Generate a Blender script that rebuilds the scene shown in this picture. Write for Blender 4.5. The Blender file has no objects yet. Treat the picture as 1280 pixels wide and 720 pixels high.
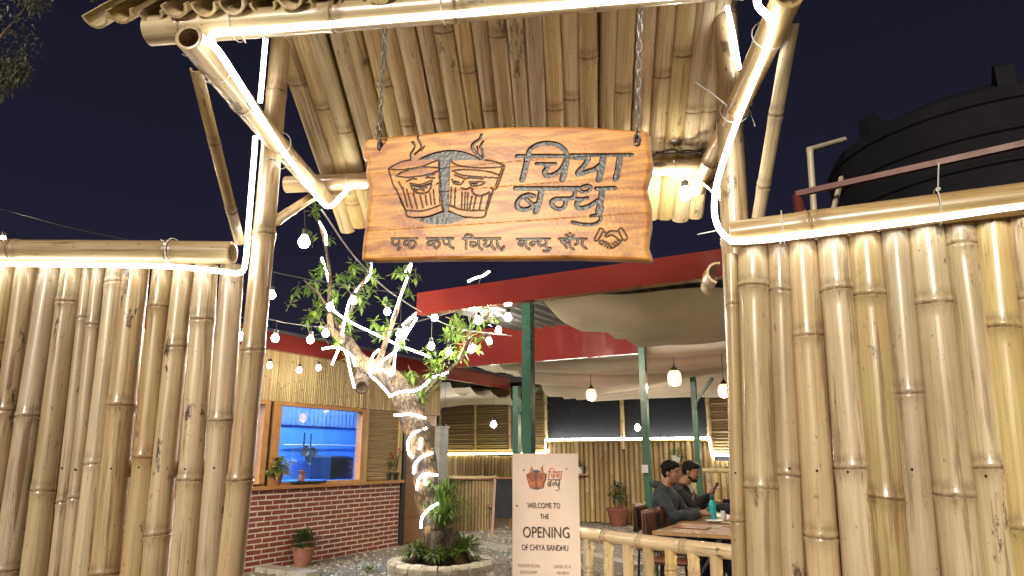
import bpy, math, random
import numpy as np
from mathutils import Vector, Matrix, Quaternion, noise
random.seed(7)
RND = random.Random(11)
C = bpy.context.scene.collection
sc = bpy.context.scene
# ------------------------------------------------------------------ camera
F = 842.0; TH = math.radians(14.0); CT, ST = math.cos(TH), math.sin(TH); EYE = 1.4
cam = bpy.data.cameras.new('camera'); co = bpy.data.objects.new('camera', cam); C.objects.link(co)
cam.lens = F/1280*36; cam.sensor_width = 36; cam.clip_end = 2000; cam.clip_start = 0.05
co.location = (0, 0, EYE); co.rotation_euler = (math.radians(90)+TH, 0, 0)
sc.camera = co
# ------------------------------------------------------------------ night sky
w = bpy.data.worlds.new("World"); sc.world = w; w.use_nodes = True
nt = w.node_tree; nt.nodes.clear()
wo = nt.nodes.new('ShaderNodeOutputWorld'); bg = nt.nodes.new('ShaderNodeBackground')
tc = nt.nodes.new('ShaderNodeTexCoord'); sx = nt.nodes.new('ShaderNodeSeparateXYZ'); cr = nt.nodes.new('ShaderNodeValToRGB')
nt.links.new(tc.outputs['Generated'], sx.inputs[0]); nt.links.new(sx.outputs['Z'], cr.inputs[0])
cr.color_ramp.elements[0].position = 0.0; cr.color_ramp.elements[0].color = (.0135, .0125, .0240, 1)
cr.color_ramp.elements[1].position = 0.75; cr.color_ramp.elements[1].color = (.0042, .0041, .0078, 1)
e = cr.color_ramp.elements.new(0.33); e.color = (.0078, .0073, .0155, 1)
nt.links.new(cr.outputs[0], bg.inputs[0]); bg.inputs[1].default_value = 0.9
nt.links.new(bg.outputs[0], wo.inputs[0])
# weak warm glow of the street behind the photographer
sun = bpy.data.lights.new('street_glow', 'SUN'); sun.energy = 1.85; sun.angle = math.radians(14); sun.color = (1, .89, .71)
so = bpy.data.objects.new('street_glow', sun); C.objects.link(so)
so.rotation_euler = Vector((-0.42, -1.0, 0.36)).to_track_quat('Z', 'Y').to_euler()
sc.view_settings.view_transform = 'Standard'; sc.view_settings.look = 'None'
sc.view_settings.exposure = 0.92; sc.view_settings.gamma = 1.0
sc.render.engine = 'CYCLES'; sc.cycles.use_denoising = True
sc.cycles.max_bounces = 6; sc.cycles.diffuse_bounces = 3; sc.cycles.glossy_bounces = 3
sc.cycles.transparent_max_bounces = 12; sc.cycles.sample_clamp_indirect = 6
sc.cycles.caustics_reflective = False; sc.cycles.caustics_refractive = False

# ------------------------------------------------------------------ pixel rays -> real places
def ray(px, py):
    u = (px-640)/F; v = (360-py)/F
    return Vector((u, CT - v*ST, ST + v*CT))
def P(px, py, Y):
    d = ray(px, py); k = Y/d.y
    return Vector((d.x*k, Y, EYE + d.z*k))
def PZ(px, py, z=0.0):
    d = ray(px, py); k = (z-EYE)/d.z
    return Vector((d.x*k, d.y*k, z))
class VP:
    """vertical plane: s runs along it (to the right), z up, off towards the camera"""
    def __init__(s, p, d):
        s.p = Vector((p[0], p[1], 0)); s.d = Vector((d[0], d[1], 0)).normalized()
        s.n = Vector((s.d.y, -s.d.x, 0))
    def sz(s, px, py):
        r = ray(px, py); k = s.p.dot(s.n)/r.dot(s.n)
        q = Vector((0, 0, EYE)) + r*k
        return (q-s.p).dot(s.d), q.z
    def pt(s, a, z, off=0.0):
        q = s.p + s.d*a + s.n*off; return Vector((q.x, q.y, z))
    def hit(s, px, py, off=0.0):
        a, z = s.sz(px, py); return s.pt(a, z, off)

# ------------------------------------------------------------------ mesh helpers
W = {}
def wm(o): return W.get(o.name, Matrix.Identity(4)) if o else Matrix.Identity(4)
class MB:
    def __init__(s): s.v = []; s.f = []; s.a = []; s.mi = []
    def add(s, vs, fs, a=None, m=0):
        b = len(s.v); s.v += [Vector(q) for q in vs]; s.f += [tuple(i+b for i in f) for f in fs]
        s.a += list(a) if a is not None else [0.0]*len(vs); s.mi += [m]*len(fs)
    def box(s, c, size, R=None, a=0.0, m=0):
        hx, hy, hz = size[0]/2, size[1]/2, size[2]/2
        vs = [Vector((x*hx, y*hy, z*hz)) for z in (-1, 1) for y in (-1, 1) for x in (-1, 1)]
        if R is not None: vs = [R @ q for q in vs]
        c = Vector(c)
        s.add([q+c for q in vs], [(0,2,3,1),(4,5,7,6),(0,1,5,4),(2,6,7,3),(0,4,6,2),(1,3,7,5)], [a]*8, m)
    def bar(s, A, B, wd, hg, up=(0,0,1), m=0):
        A, B = Vector(A), Vector(B); z = (B-A).normalized(); x = z.cross(Vector(up))
        if x.length < 1e-4: x = z.cross(Vector((1,0,0)))
        x.normalize(); y = x.cross(z)
        R = Matrix((x, y, z)).transposed()
        s.box((A+B)/2, (wd, hg, (B-A).length), R, m=m)
    def tube(s, pts, rad, n=8, cap=True, attr=None, flat=1.0, m=0):
        pts = [Vector(p) for p in pts]; N = len(pts)
        if not hasattr(rad, '__len__'): rad = [rad]*N
        t0 = (pts[1]-pts[0]).normalized()
        u = t0.cross(Vector((0,0,1)))
        if u.length < 1e-3: u = t0.cross(Vector((1,0,0)))
        u.normalize(); b = len(s.v); vs = []; fs = []; at = []
        for i in range(N):
            if i == 0: t = pts[1]-pts[0]
            elif i == N-1: t = pts[-1]-pts[-2]
            else: t = (pts[i+1]-pts[i]).normalized()+(pts[i]-pts[i-1]).normalized()
            if t.length < 1e-9: t = t0.copy()
            t.normalize(); u = (u - t*u.dot(t))
            if u.length < 1e-5: u = t.orthogonal()
            u.normalize(); w_ = t.cross(u)
            for k in range(n):
                a = 2*math.pi*k/n
                vs.append(pts[i] + u*math.cos(a)*rad[i] + w_*math.sin(a)*rad[i]*flat)
                at.append(attr[i] if attr else 0.0)
        for i in range(N-1):
            for k in range(n):
                k2 = (k+1) % n
                fs.append((i*n+k, i*n+k2, (i+1)*n+k2, (i+1)*n+k))
        if cap:
            fs.append(tuple(reversed(range(n)))); fs.append(tuple((N-1)*n+k for k in range(n)))
        s.add(vs, fs, at, m)
    def lathe(s, prof, n=20, c=(0,0,0), axis=None, arc=None, m=0):
        vs = []; fs = []; c = Vector(c); q = Vector((0,0,1)).rotation_difference(Vector(axis)) if axis else None
        for r, z in prof:
            for k in range(n):
                a = 2*math.pi*k/n; p = Vector((r*math.cos(a), r*math.sin(a), z))
                if q: p = q @ p
                vs.append(p+c)
        for i in range(len(prof)-1):
            for k in range(n):
                k2 = (k+1) % n; fs.append((i*n+k, i*n+k2, (i+1)*n+k2, (i+1)*n+k))
        s.add(vs, fs, m=m)
    def ball(s, c, r, n=12, k=8, m=0):
        if not hasattr(r, '__len__'): r = (r, r, r)
        vs = []; fs = []
        for j in range(k+1):
            t = math.pi*j/k
            for i in range(n):
                a = 2*math.pi*i/n
                vs.append(Vector(c)+Vector((r[0]*math.sin(t)*math.cos(a), r[1]*math.sin(t)*math.sin(a), r[2]*math.cos(t))))
        for j in range(k):
            for i in range(n):
                i2 = (i+1) % n
                if j == 0: fs.append((0, n+i, n+i2))
                elif j == k-1: fs.append((j*n+i, (j+1)*n, j*n+i2))
                else: fs.append((j*n+i, (j+1)*n+i, (j+1)*n+i2, j*n+i2))
        s.add(vs, fs, m=m)
    def mesh(s, name, M, mats, smooth):
        Mi = M.inverted(); me = bpy.data.meshes.new(name)
        me.from_pydata([tuple(Mi @ q) for q in s.v], [], s.f)
        for mt in mats: me.materials.append(mt)
        if len(mats) > 1: me.polygons.foreach_set('material_index', s.mi)
        if any(s.a):
            at = me.attributes.new('node', 'FLOAT', 'POINT'); at.data.foreach_set('value', s.a)
        if smooth:
            me.polygons.foreach_set('use_smooth', [True]*len(me.polygons))
            if smooth is not True and hasattr(me, 'set_sharp_from_angle'): me.set_sharp_from_angle(angle=math.radians(smooth))
        me.update(); return me
    def build(s, name, mat, parent=None, smooth=40, M=None):
        if M is None:
            if parent is not None: M = wm(parent)
            else:
                xs = [q.x for q in s.v]; ys = [q.y for q in s.v]; zs = [q.z for q in s.v]
                M = Matrix.Translation(((min(xs)+max(xs))/2, (min(ys)+max(ys))/2, min(zs)))
        mats = mat if isinstance(mat, (list, tuple)) else [mat]
        return put(name, s.mesh(name, M, mats, smooth), parent, M)
def put(name, me, parent=None, M=None):
    o = bpy.data.objects.new(name, me); C.objects.link(o)
    M = M or wm(parent); W[o.name] = M.copy()
    if parent is not None: o.parent = parent
    o.matrix_basis = wm(parent).inverted() @ M
    return o
def tag(o, label=None, cat=None, group=None, kind=None):
    if label: o['label'] = label
    if cat: o['category'] = cat
    if group: o['group'] = group
    if kind: o['kind'] = kind
    return o
def thing(name, loc, label, cat, group=None, rz=0.0):
    return tag(put(name, None, None, Matrix.Translation(Vector(loc)) @ Matrix.Rotation(rz, 4, 'Z')), label, cat, group)
def zframe(A, B, roll=0.0):
    A, B = Vector(A), Vector(B)
    q = (B-A).to_track_quat('Z', 'Y')
    return Matrix.Translation(A) @ q.to_matrix().to_4x4() @ Matrix.Rotation(roll, 4, 'Z')

# ------------------------------------------------------------------ materials
def mat(name):
    m = bpy.data.materials.new(name); m.use_nodes = True
    return m, m.node_tree, m.node_tree.nodes['Principled BSDF']
def N(t, ty, **k):
    n = t.nodes.new(ty)
    for a, b in k.items(): setattr(n, a, b)
    return n
def noise_node(t, vec, scale, detail=4, rough=.55, w=None):
    n = N(t, 'ShaderNodeTexNoise')
    if w is not None: n.noise_dimensions = '4D'; t.links.new(w, n.inputs['W'])
    t.links.new(vec, n.inputs['Vector']); n.inputs['Scale'].default_value = scale
    n.inputs['Detail'].default_value = detail; n.inputs['Roughness'].default_value = rough
    return n.outputs['Fac']
def mapv(t, vec, sc_):
    n = N(t, 'ShaderNodeMapping'); t.links.new(vec, n.inputs[0]); n.inputs['Scale'].default_value = sc_; return n.outputs[0]
def ramp(t, fac, stops):
    n = N(t, 'ShaderNodeValToRGB'); els = n.color_ramp.elements
    while len(els) < len(stops): els.new(.5)
    for e_, (p, c) in zip(els, stops):
        e_.position = p; e_.color = (c if hasattr(c, '__len__') else (c, c, c)) + ((1,) if (not hasattr(c, '__len__') or len(c) == 3) else ())
    t.links.new(fac, n.inputs[0]); return n.outputs[0]
def mix(t, fac, a, b, mode='MIX'):
    n = N(t, 'ShaderNodeMix', data_type='RGBA', blend_type=mode)
    for sock, val in ((n.inputs[0], fac), (n.inputs[6], a), (n.inputs[7], b)):
        if hasattr(val, 'is_output'): t.links.new(val, sock)
        else: sock.default_value = val if not hasattr(val, '__len__') else tuple(val)+((1,) if len(val) == 3 else ())
    return n.outputs[2]
def math_(t, op, a, b=0.0, clamp=False):
    n = N(t, 'ShaderNodeMath', operation=op, use_clamp=clamp)
    for sock, val in ((n.inputs[0], a), (n.inputs[1], b)):
        if hasattr(val, 'is_output'): t.links.new(val, sock)
        else: sock.default_value = val
    return n.outputs[0]
def bump(t, h, s=.3, d=.01):
    n = N(t, 'ShaderNodeBump'); n.inputs['Strength'].default_value = s; n.inputs['Distance'].default_value = d
    t.links.new(h, n.inputs['Height']); return n.outputs[0]

def bamboo_mat(name, ca, cb, cc, rough=.33, stain=1.0, streak=1.0):
    m, t, b = mat(name)
    tcn = N(t, 'ShaderNodeTexCoord'); ob = tcn.outputs['Object']; oi = N(t, 'ShaderNodeObjectInfo'); r = math_(t, 'MULTIPLY', oi.outputs['Random'], 37.0)
    fib = noise_node(t, mapv(t, ob, (55, 55, 1.1)), 1.0, 5, .6, r)
    fine = noise_node(t, mapv(t, ob, (190, 190, 3.5)), 1.0, 3, .6, r)
    big = noise_node(t, mapv(t, ob, (5, 5, 2.0)), 1.0, 3, .6, r)
    col = mix(t, ramp(t, fib, [(.38, 0.0), (.62, 1.0)]), ca, cb)
    col = mix(t, math_(t, 'MULTIPLY', ramp(t, big, [(.42, 0.0), (.72, 1.0)]), .75), col, cc)
    hs = N(t, 'ShaderNodeHueSaturation'); t.links.new(col, hs.inputs['Color'])
    t.links.new(math_(t, 'ADD', math_(t, 'MULTIPLY', oi.outputs['Random'], .34), .80), hs.inputs['Value'])
    t.links.new(math_(t, 'ADD', math_(t, 'MULTIPLY', math_(t, 'FRACT', math_(t, 'MULTIPLY', oi.outputs['Random'], 7.3)), .014), .492), hs.inputs['Hue'])
    t.links.new(math_(t, 'ADD', math_(t, 'MULTIPLY', math_(t, 'FRACT', math_(t, 'MULTIPLY', oi.outputs['Random'], 13.7)), .35), .78), hs.inputs['Saturation'])
    col = hs.outputs[0]
    col = mix(t, math_(t, 'MULTIPLY', ramp(t, fine, [(.35, 1.0), (.5, 0.0)]), .30*streak), col, (.16, .10, .045))
    # drips, scratches and mould with outlines of their own
    scr = noise_node(t, mapv(t, ob, (26, 26, 1.3)), 1.0, 6, .7, math_(t, 'ADD', r, 9.0))
    col = mix(t, math_(t, 'MULTIPLY', ramp(t, scr, [(.555, 0.0), (.62, 1.0)]), .62*stain), col, (.17, .092, .036))
    pat = noise_node(t, mapv(t, ob, (7, 7, 2.6)), 1.0, 8, .74, math_(t, 'ADD', r, 3.0))
    col = mix(t, math_(t, 'MULTIPLY', ramp(t, pat, [(.60, 0.0), (.635, 1.0)]), .85*stain), col, (.050, .034, .022))
    spk = noise_node(t, mapv(t, ob, (80, 80, 40)), 1.0, 2, .5, r)
    col = mix(t, math_(t, 'MULTIPLY', ramp(t, spk, [(.68, 0.0), (.73, 1.0)]), .5*stain), col, (.06, .04, .02))
    at = N(t, 'ShaderNodeAttribute', attribute_name='node')
    nd = math_(t, 'MULTIPLY', at.outputs['Fac'], ramp(t, noise_node(t, mapv(t, ob, (60, 60, 60)), 1.0, 4, .6, r), [(.3, .35), (.6, 1.0)]))
    col = mix(t, nd, col, (.15, .083, .034))
    t.links.new(col, b.inputs['Base Color'])
    rr = N(t, 'ShaderNodeMapRange'); t.links.new(fib, rr.inputs[0]); rr.inputs[3].default_value = rough-.09; rr.inputs[4].default_value = rough+.16
    t.links.new(math_(t, 'ADD', rr.outputs[0], math_(t, 'MULTIPLY', nd, .3)), b.inputs['Roughness'])
    h = math_(t, 'ADD', math_(t, 'MULTIPLY', fib, .5), math_(t, 'MULTIPLY', fine, .35))
    h = math_(t, 'SUBTRACT', h, math_(t, 'MULTIPLY', ramp(t, pat, [(.68, 0.0), (.72, 1.0)]), .3))
    t.links.new(bump(t, h, .38, .004), b.inputs['Normal'])
    b.inputs['Specular IOR Level'].default_value = .55; b.inputs['Coat Weight'].default_value = .4 if rough < .4 else 0; b.inputs['Coat Roughness'].default_value = .13
    return m
M_culm = bamboo_mat('culm_varnished', (.65, .515, .290), (.54, .40, .205), (.41, .285, .135), rough=.26)
M_culm_old = bamboo_mat('culm_weathered', (.61, .475, .265), (.48, .36, .185), (.34, .245, .115), rough=.32, stain=1.3, streak=1.5)
M_cane = bamboo_mat('roof_cane', (.72, .59, .33), (.63, .50, .255), (.53, .40, .19), rough=.45, stain=.9, streak=1.3)
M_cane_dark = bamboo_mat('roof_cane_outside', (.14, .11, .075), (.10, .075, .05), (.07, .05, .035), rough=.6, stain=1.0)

def slat_mat(name, c1, c2, vertical=True, rough=.5):
    m, t, b = mat(name)
    g = N(t, 'ShaderNodeNewGeometry'); po = g.outputs['Position']
    n1 = noise_node(t, mapv(t, po, (9, 9, .9) if vertical else (.8, .8, 60)), 1.0, 4)
    n2 = noise_node(t, mapv(t, po, (18, 18, 5)), 1.0, 5, .7)
    isl = math_(t, 'MULTIPLY', g.outputs['Random Per Island'], 1.0)
    col = mix(t, isl, c1, c2)
    col = mix(t, math_(t, 'MULTIPLY', ramp(t, n1, [(.4, 0.0), (.7, 1.0)]), .5), col, tuple(x*.55 for x in c2))
    col = mix(t, math_(t, 'MULTIPLY', ramp(t, n2, [(.64, 0.0), (.7, 1.0)]), .6), col, (.06, .04, .02))
    at = N(t, 'ShaderNodeAttribute', attribute_name='node')
    col = mix(t, math_(t, 'MULTIPLY', at.outputs['Fac'], .7), col, (.12, .07, .03))
    t.links.new(col, b.inputs['Base Color']); b.inputs['Roughness'].default_value = rough
    t.links.new(bump(t, n1, .3, .005), b.inputs['Normal'])
    return m
M_slat = slat_mat('slat_bamboo', (.56, .44, .215), (.41, .295, .125))
M_slat_h = slat_mat('slat_bamboo_flat', (.52, .40, .20), (.38, .28, .12), False)

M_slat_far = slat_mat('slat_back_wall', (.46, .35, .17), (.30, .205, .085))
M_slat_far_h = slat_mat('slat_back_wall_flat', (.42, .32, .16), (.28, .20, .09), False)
def simple(name, c, rough=.5, metal=0.0, nscale=None, c2=None, bmp=0.0, spec=.5):
    m, t, b = mat(name)
    b.inputs['Roughness'].default_value = rough; b.inputs['Metallic'].default_value = metal
    b.inputs['Specular IOR Level'].default_value = spec
    ob = N(t, 'ShaderNodeTexCoord').outputs['Object']
    n = noise_node(t, ob, nscale or 6.0, 6, .62)
    c2 = c2 or tuple(x*.72 for x in c)
    t.links.new(mix(t, ramp(t, n, [(.35, 0.0), (.68, 1.0)]), c, c2), b.inputs['Base Color'])
    rr = N(t, 'ShaderNodeMapRange'); t.links.new(n, rr.inputs[0]); rr.inputs[3].default_value = max(rough-.1, .03); rr.inputs[4].default_value = min(rough+.12, 1)
    t.links.new(rr.outputs[0], b.inputs['Roughness'])
    if bmp: t.links.new(bump(t, n, bmp, .01), b.inputs['Normal'])
    return m
def emit(name, c, s):
    m, t, b = mat(name); t.nodes.remove(b)
    e_ = N(t, 'ShaderNodeEmission'); e_.inputs[0].default_value = (*c, 1); e_.inputs[1].default_value = s
    t.links.new(e_.outputs[0], t.nodes['Material Output'].inputs[0]); return m
M_led = emit('led_cool_white', (1.0, .95, .85), 6.0)
M_led_tree = emit('led_tree_white', (1.0, .96, .88), 14)
M_led_far = emit('led_far', (1.0, .95, .80), 26)
M_led_yellow = emit('led_warm', (1.0, .86, .42), 9)
M_bulb = emit('bulb_glow', (1.0, .84, .62), 190)
M_bulb_dim = emit('bulb_glow_dim', (1.0, .90, .72), 55)
M_bulb_cool = emit('bulb_glow_pale', (1.0, .90, .72), 150)
M_red = simple('red_gloss_paint', (.20, .030, .024), .12, nscale=1.2, c2=(.15, .022, .018), bmp=.5)
M_red_dull = simple('red_oxide', (.13, .026, .02), .45)
M_green = simple('green_steel_paint', (.050, .15, .11), .28, nscale=3)
M_steel = simple('galvanised_steel', (.42, .42, .40), .38, .9, 60)
M_black = simple('black_plastic', (.018, .018, .018), .45)
M_dark = simple('dark_net', (.012, .014, .022), .9)
M_wood = simple('kitchen_timber', (.50, .25, .085), .45, nscale=9, c2=(.40, .18, .055))
M_door = simple('door_panel', (.30, .16, .075), .5, nscale=3)
M_ply = simple('table_top', (.36, .22, .11), .28, nscale=7, c2=(.26, .15, .07))
M_leather = simple('brown_leatherette', (.14, .050, .025), .38, nscale=22, bmp=.1)
M_white_tie = simple('white_nylon', (.75, .75, .72), .35)
M_terracotta = simple('terracotta', (.26, .11, .07), .8, nscale=14, bmp=.2)
M_soil = simple('soil', (.035, .025, .018), .95, nscale=40, bmp=.6)
M_tank = simple('tank_plastic', (.0095, .0095, .0125), .75, nscale=3, spec=.12)
M_pipe = simple('cream_pvc', (.52, .46, .34), .4)
M_grey = simple('grey_render', (.34, .35, .36), .7, nscale=8, bmp=.1)
M_mortar = simple('mortar', (.86, .80, .72), .9, nscale=30, bmp=.3)
M_blue = simple('blue_wall_paint', (.10, .30, .78), .5, nscale=2, c2=(.08, .25, .70))
M_roofsheet = simple('roof_sheet', (.075, .075, .085), .5, nscale=2)
M_white = simple('white_paint', (.72, .72, .70), .5)
M_concrete = simple('concrete', (.36, .34, .30), .85, nscale=16, bmp=.3)

def leaf_mat(name, c1, c2):
    m, t, b = mat(name); g = N(t, 'ShaderNodeNewGeometry')
    col = mix(t, g.outputs['Random Per Island'], c1, c2)
    t.links.new(col, b.inputs['Base Color']); b.inputs['Roughness'].default_value = .45
    tr = N(t, 'ShaderNodeBsdfTranslucent'); t.links.new(col, tr.inputs[0])
    ms = N(t, 'ShaderNodeMixShader'); ms.inputs[0].default_value = .3
    t.links.new(b.outputs[0], ms.inputs[1]); t.links.new(tr.outputs[0], ms.inputs[2])
    t.links.new(ms.outputs[0], t.nodes['Material Output'].inputs[0]); return m
M_leaf = leaf_mat('leaf_green', (.075, .15, .022), (.15, .24, .04))
M_leaf_dark = leaf_mat('leaf_dark', (.022, .055, .014), (.05, .10, .025))
M_leaf_var = leaf_mat('leaf_variegated', (.06, .11, .025), (.42, .40, .16))
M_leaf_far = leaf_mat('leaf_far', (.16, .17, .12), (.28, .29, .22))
M_petal = simple('red_petal', (.35, .02, .04), .5)

def bark_mat():
    m, t, b = mat('bark'); ob = N(t, 'ShaderNodeTexCoord').outputs['Object']
    n1 = noise_node(t, mapv(t, ob, (14, 14, 4)), 1.0, 8, .7); n2 = noise_node(t, ob, 5, 4, .6)
    v = N(t, 'ShaderNodeTexVoronoi', feature='DISTANCE_TO_EDGE'); t.links.new(mapv(t, ob, (26, 26, 9)), v.inputs['Vector']); v.inputs['Scale'].default_value = 1
    col = mix(t, ramp(t, n1, [(.35, 0.0), (.65, 1.0)]), (.030, .024, .02), (.19, .15, .11))
    col = mix(t, ramp(t, n2, [(.52, 0.0), (.6, .9)]), col, (.30, .19, .10))
    col = mix(t, ramp(t, v.outputs['Distance'], [(.0, .85), (.12, 0.0)]), col, (.025, .02, .016))
    t.links.new(col, b.inputs['Base Color']); b.inputs['Roughness'].default_value = .85
    t.links.new(bump(t, math_(t, 'ADD', n1, math_(t, 'MULTIPLY', v.outputs['Distance'], 1.2)), .9, .03), b.inputs['Normal']); return m
M_bark = bark_mat()
def gravel_mat():
    m, t, b = mat('gravel'); po = N(t, 'ShaderNodeNewGeometry').outputs['Position']
    v = N(t, 'ShaderNodeTexVoronoi'); t.links.new(po, v.inputs['Vector']); v.inputs['Scale'].default_value = 34
    v2 = N(t, 'ShaderNodeTexVoronoi', feature='DISTANCE_TO_EDGE'); t.links.new(po, v2.inputs['Vector']); v2.inputs['Scale'].default_value = 34
    n = noise_node(t, po, 1.3, 5)
    col = mix(t, v.outputs['Color'], (.24, .215, .18), (.50, .47, .42))
    col = mix(t, ramp(t, n, [(.45, 0.0), (.65, .5)]), col, (.14, .12, .10))
    col = mix(t, ramp(t, v2.outputs['Distance'], [(0.0, 1.0), (.09, 0.0)]), col, (.05, .042, .035))
    t.links.new(col, b.inputs['Base Color']); b.inputs['Roughness'].default_value = .9
    t.links.new(bump(t, ramp(t, v2.outputs['Distance'], [(0.0, 0.0), (.3, 1.0)]), .9, .02), b.inputs['Normal']); return m
M_gravel = gravel_mat()
def pebble_mat():
    m, t, b = mat('pebble'); g = N(t, 'ShaderNodeNewGeometry')
    t.links.new(ramp(t, g.outputs['Random Per Island'], [(0.0, (.14, .12, .10)), (.5, (.30, .28, .25)), (1.0, (.50, .48, .44))]), b.inputs['Base Color'])
    b.inputs['Roughness'].default_value = .85; return m
M_pebble = pebble_mat()
def brick_mat():
    m, t, b = mat('brick_red'); oi = N(t, 'ShaderNodeObjectInfo'); po = N(t, 'ShaderNodeNewGeometry').outputs['Position']
    n = noise_node(t, po, 30, 5, .65)
    col = mix(t, oi.outputs['Random'], (.27, .058, .040), (.19, .042, .032))
    col = mix(t, ramp(t, n, [(.45, 0.0), (.75, .7)]), col, (.27, .085, .058))
    n5 = noise_node(t, po, 2.2, 6, .7); col = mix(t, ramp(t, n5, [(.5, 0.0), (.68, .45)]), col, (.12, .045, .035))
    t.links.new(col, b.inputs['Base Color']); b.inputs['Roughness'].default_value = .6
    t.links.new(bump(t, n, .3, .006), b.inputs['Normal']); return m
M_brick = brick_mat()
def stone_mat():
    m, t, b = mat('whitewashed_stone'); oi = N(t, 'ShaderNodeObjectInfo'); po = N(t, 'ShaderNodeNewGeometry').outputs['Position']
    n = noise_node(t, po, 14, 7, .7)
    col = mix(t, oi.outputs['Random'], (.80, .77, .70), (.62, .58, .51))
    col = mix(t, ramp(t, n, [(.55, 0.0), (.68, .8)]), col, (.16, .13, .10))
    t.links.new(col, b.inputs['Base Color']); b.inputs['Roughness'].default_value = .85
    t.links.new(bump(t, n, .6, .02), b.inputs['Normal']); return m
M_stone = stone_mat()
def fabric_mat():
    m, t, b = mat('canvas_drape'); po = N(t, 'ShaderNodeNewGeometry').outputs['Position']
    n = noise_node(t, po, 1.4, 5); n2 = noise_node(t, po, 220, 2)
    col = mix(t, ramp(t, n, [(.35, 0.0), (.7, 1.0)]), (.66, .60, .49), (.54, .48, .38))
    t.links.new(col, b.inputs['Base Color']); b.inputs['Roughness'].default_value = .95
    b.inputs['Specular IOR Level'].default_value = .1
    t.links.new(bump(t, math_(t, 'ADD', n2, math_(t, 'MULTIPLY', n, 4.0)), .25, .01), b.inputs['Normal']); return m
M_fabric = fabric_mat()

# ------------------------------------------------------------------ bamboo
def culm_mesh(L, r0, r1, seed, sides=16, bend=.006, hollow=True, a0=None, a1=None, th=.008, gap=(.26, .40), squash=1.0, first=None, flat=1.0):
    """a bamboo culm (or, with a0/a1, a split one) along local z with ringed joints"""
    R = random.Random(seed); mb = MB()
    zs = []; z = first if first is not None else R.uniform(.06, .3)
    nodes = []
    while z < L-.03: nodes.append(z); z += R.uniform(*gap)
    st = {0.0: (1.0, 0.0), L: (1.0, 0.0)}
    step = .12
    for i in range(1, int(L/step)): st[i*step] = (1.0, 0.0)
    for nz in nodes:
        for k in [q for q in st if abs(q-nz) < .055 and 0 < q < L]: del st[k]
        sw = R.uniform(.7, 1.25)
        for dz, g, a in ((-.055, 1.0, 0), (-.030, 1+.02*sw, .15), (-.014, 1+.065*sw, .25), (-.006, 1+.10*sw, .35), (-.0015, 1+.02*sw, 1.0), (.0025, 1+.03*sw, .9), (.007, 1+.085*sw, .35), (.015, 1+.06*sw, .30), (.030, 1+.015*sw, .55), (.060, 1.0, 0)):
            q = nz+dz
            if .001 < q < L-.001: st[q] = (g, a)
    zz = sorted(st); ph = R.uniform(0, 6.28); ph2 = R.uniform(0, 6.28); ov = R.uniform(.0, .02); bx = R.uniform(-bend, bend)*L; by = R.uniform(-bend, bend)*L
    kx = [R.uniform(-bend, bend)*.5 for _ in range(len(nodes)+2)]
    def centre(z):
        t = z/L; k = sum(1 for q in nodes if q < z)
        return bx*4*t*(1-t)+kx[k]*.3*0, by*4*t*(1-t)
    if a0 is None:
        n = sides; vs = []; fs = []; at = []
        for z in zz:
            g, a = st[z]; r = (r0+(r1-r0)*z/L)*g; cx, cy = centre(z); k0 = sum(1 for q in nodes if q < z-.1)
            for k in range(n):
                an = 2*math.pi*k/n; rr = r*(1+ov*math.cos(2*an+ph)+.006*math.cos(3*an+ph2+z*2)+(.018*noise.noise(Vector((math.cos(an)*3, math.sin(an)*3, z*60+seed))) if g > 1.01 else 0))
                vs.append((cx+rr*math.cos(an), cy+rr*math.sin(an)*squash, z+(.004*math.sin(an+ph*3+k0*.7) if g != 1.0 or a else 0))); at.append(a)
        for i in range(len(zz)-1):
            for k in range(n):
                k2 = (k+1) % n; fs.append((i*n+k, i*n+k2, (i+1)*n+k2, (i+1)*n+k))
        mb.add(vs, fs, at)
        for z, up in ((0.0, -1), (L, 1)):     # cut ends: wall, hollow, membrane
            r = (r0 if up < 0 else r1); cx, cy = centre(z)
            rings = [(r, 0), (r*.97, .001), (r*.74, .001), (r*.72, -.05 if hollow else -.004), (.001, -.055 if hollow else -.004)]
            vs = []; fs = []
            for rr, dz in rings:
                for k in range(n):
                    an = 2*math.pi*k/n; f = rr*(1+ov*math.cos(2*an+ph)+.006*math.cos(3*an+ph2+z*2))
                    vs.append((cx+f*math.cos(an), cy+f*math.sin(an)*squash, z+dz*up))
            for i in range(len(rings)-1):
                for k in range(n):
                    k2 = (k+1) % n; q = (i*n+k, i*n+k2, (i+1)*n+k2, (i+1)*n+k); fs.append(q if up < 0 else q[::-1])
            mb.add([v for v in vs], [f[::-1] if up < 0 else f[::-1] for f in fs], [0.0]*n+[.1]*n+[.3]*n+[.9]*n+[.9]*n)
    else:
        n = sides//2+2; vs = []; fs = []; at = []; c = 2*n
        for z in zz:
            g, a = st[z]; r = (r0+(r1-r0)*z/L)*g; cx, cy = centre(z)
            for k in range(n):
                an = a0+(a1-a0)*k/(n-1); vs.append((cx+r*math.cos(an)*flat, cy+r*math.sin(an)*squash, z)); at.append(a)
            ri = (r0+(r1-r0)*z/L)-th
            for k in range(n-1, -1, -1):
                an = a0+(a1-a0)*k/(n-1); vs.append((cx+ri*math.cos(an)*flat, cy+ri*math.sin(an)*squash, z)); at.append(a*.5)
        for i in range(len(zz)-1):
            for k in range(c):
                k2 = (k+1) % c; fs.append((i*c+k, i*c+k2, (i+1)*c+k2, (i+1)*c+k))
        e0 = 0; e1 = (len(zz)-1)*c
        for k in range(n-1):
            fs.append((e0+k+1, e0+k, e0+c-1-k, e0+c-2-k)); fs.append((e1+k, e1+k+1, e1+c-2-k, e1+c-1-k))
        mb.add(vs, fs, at)
    return mb
SEED = [100]
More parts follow.
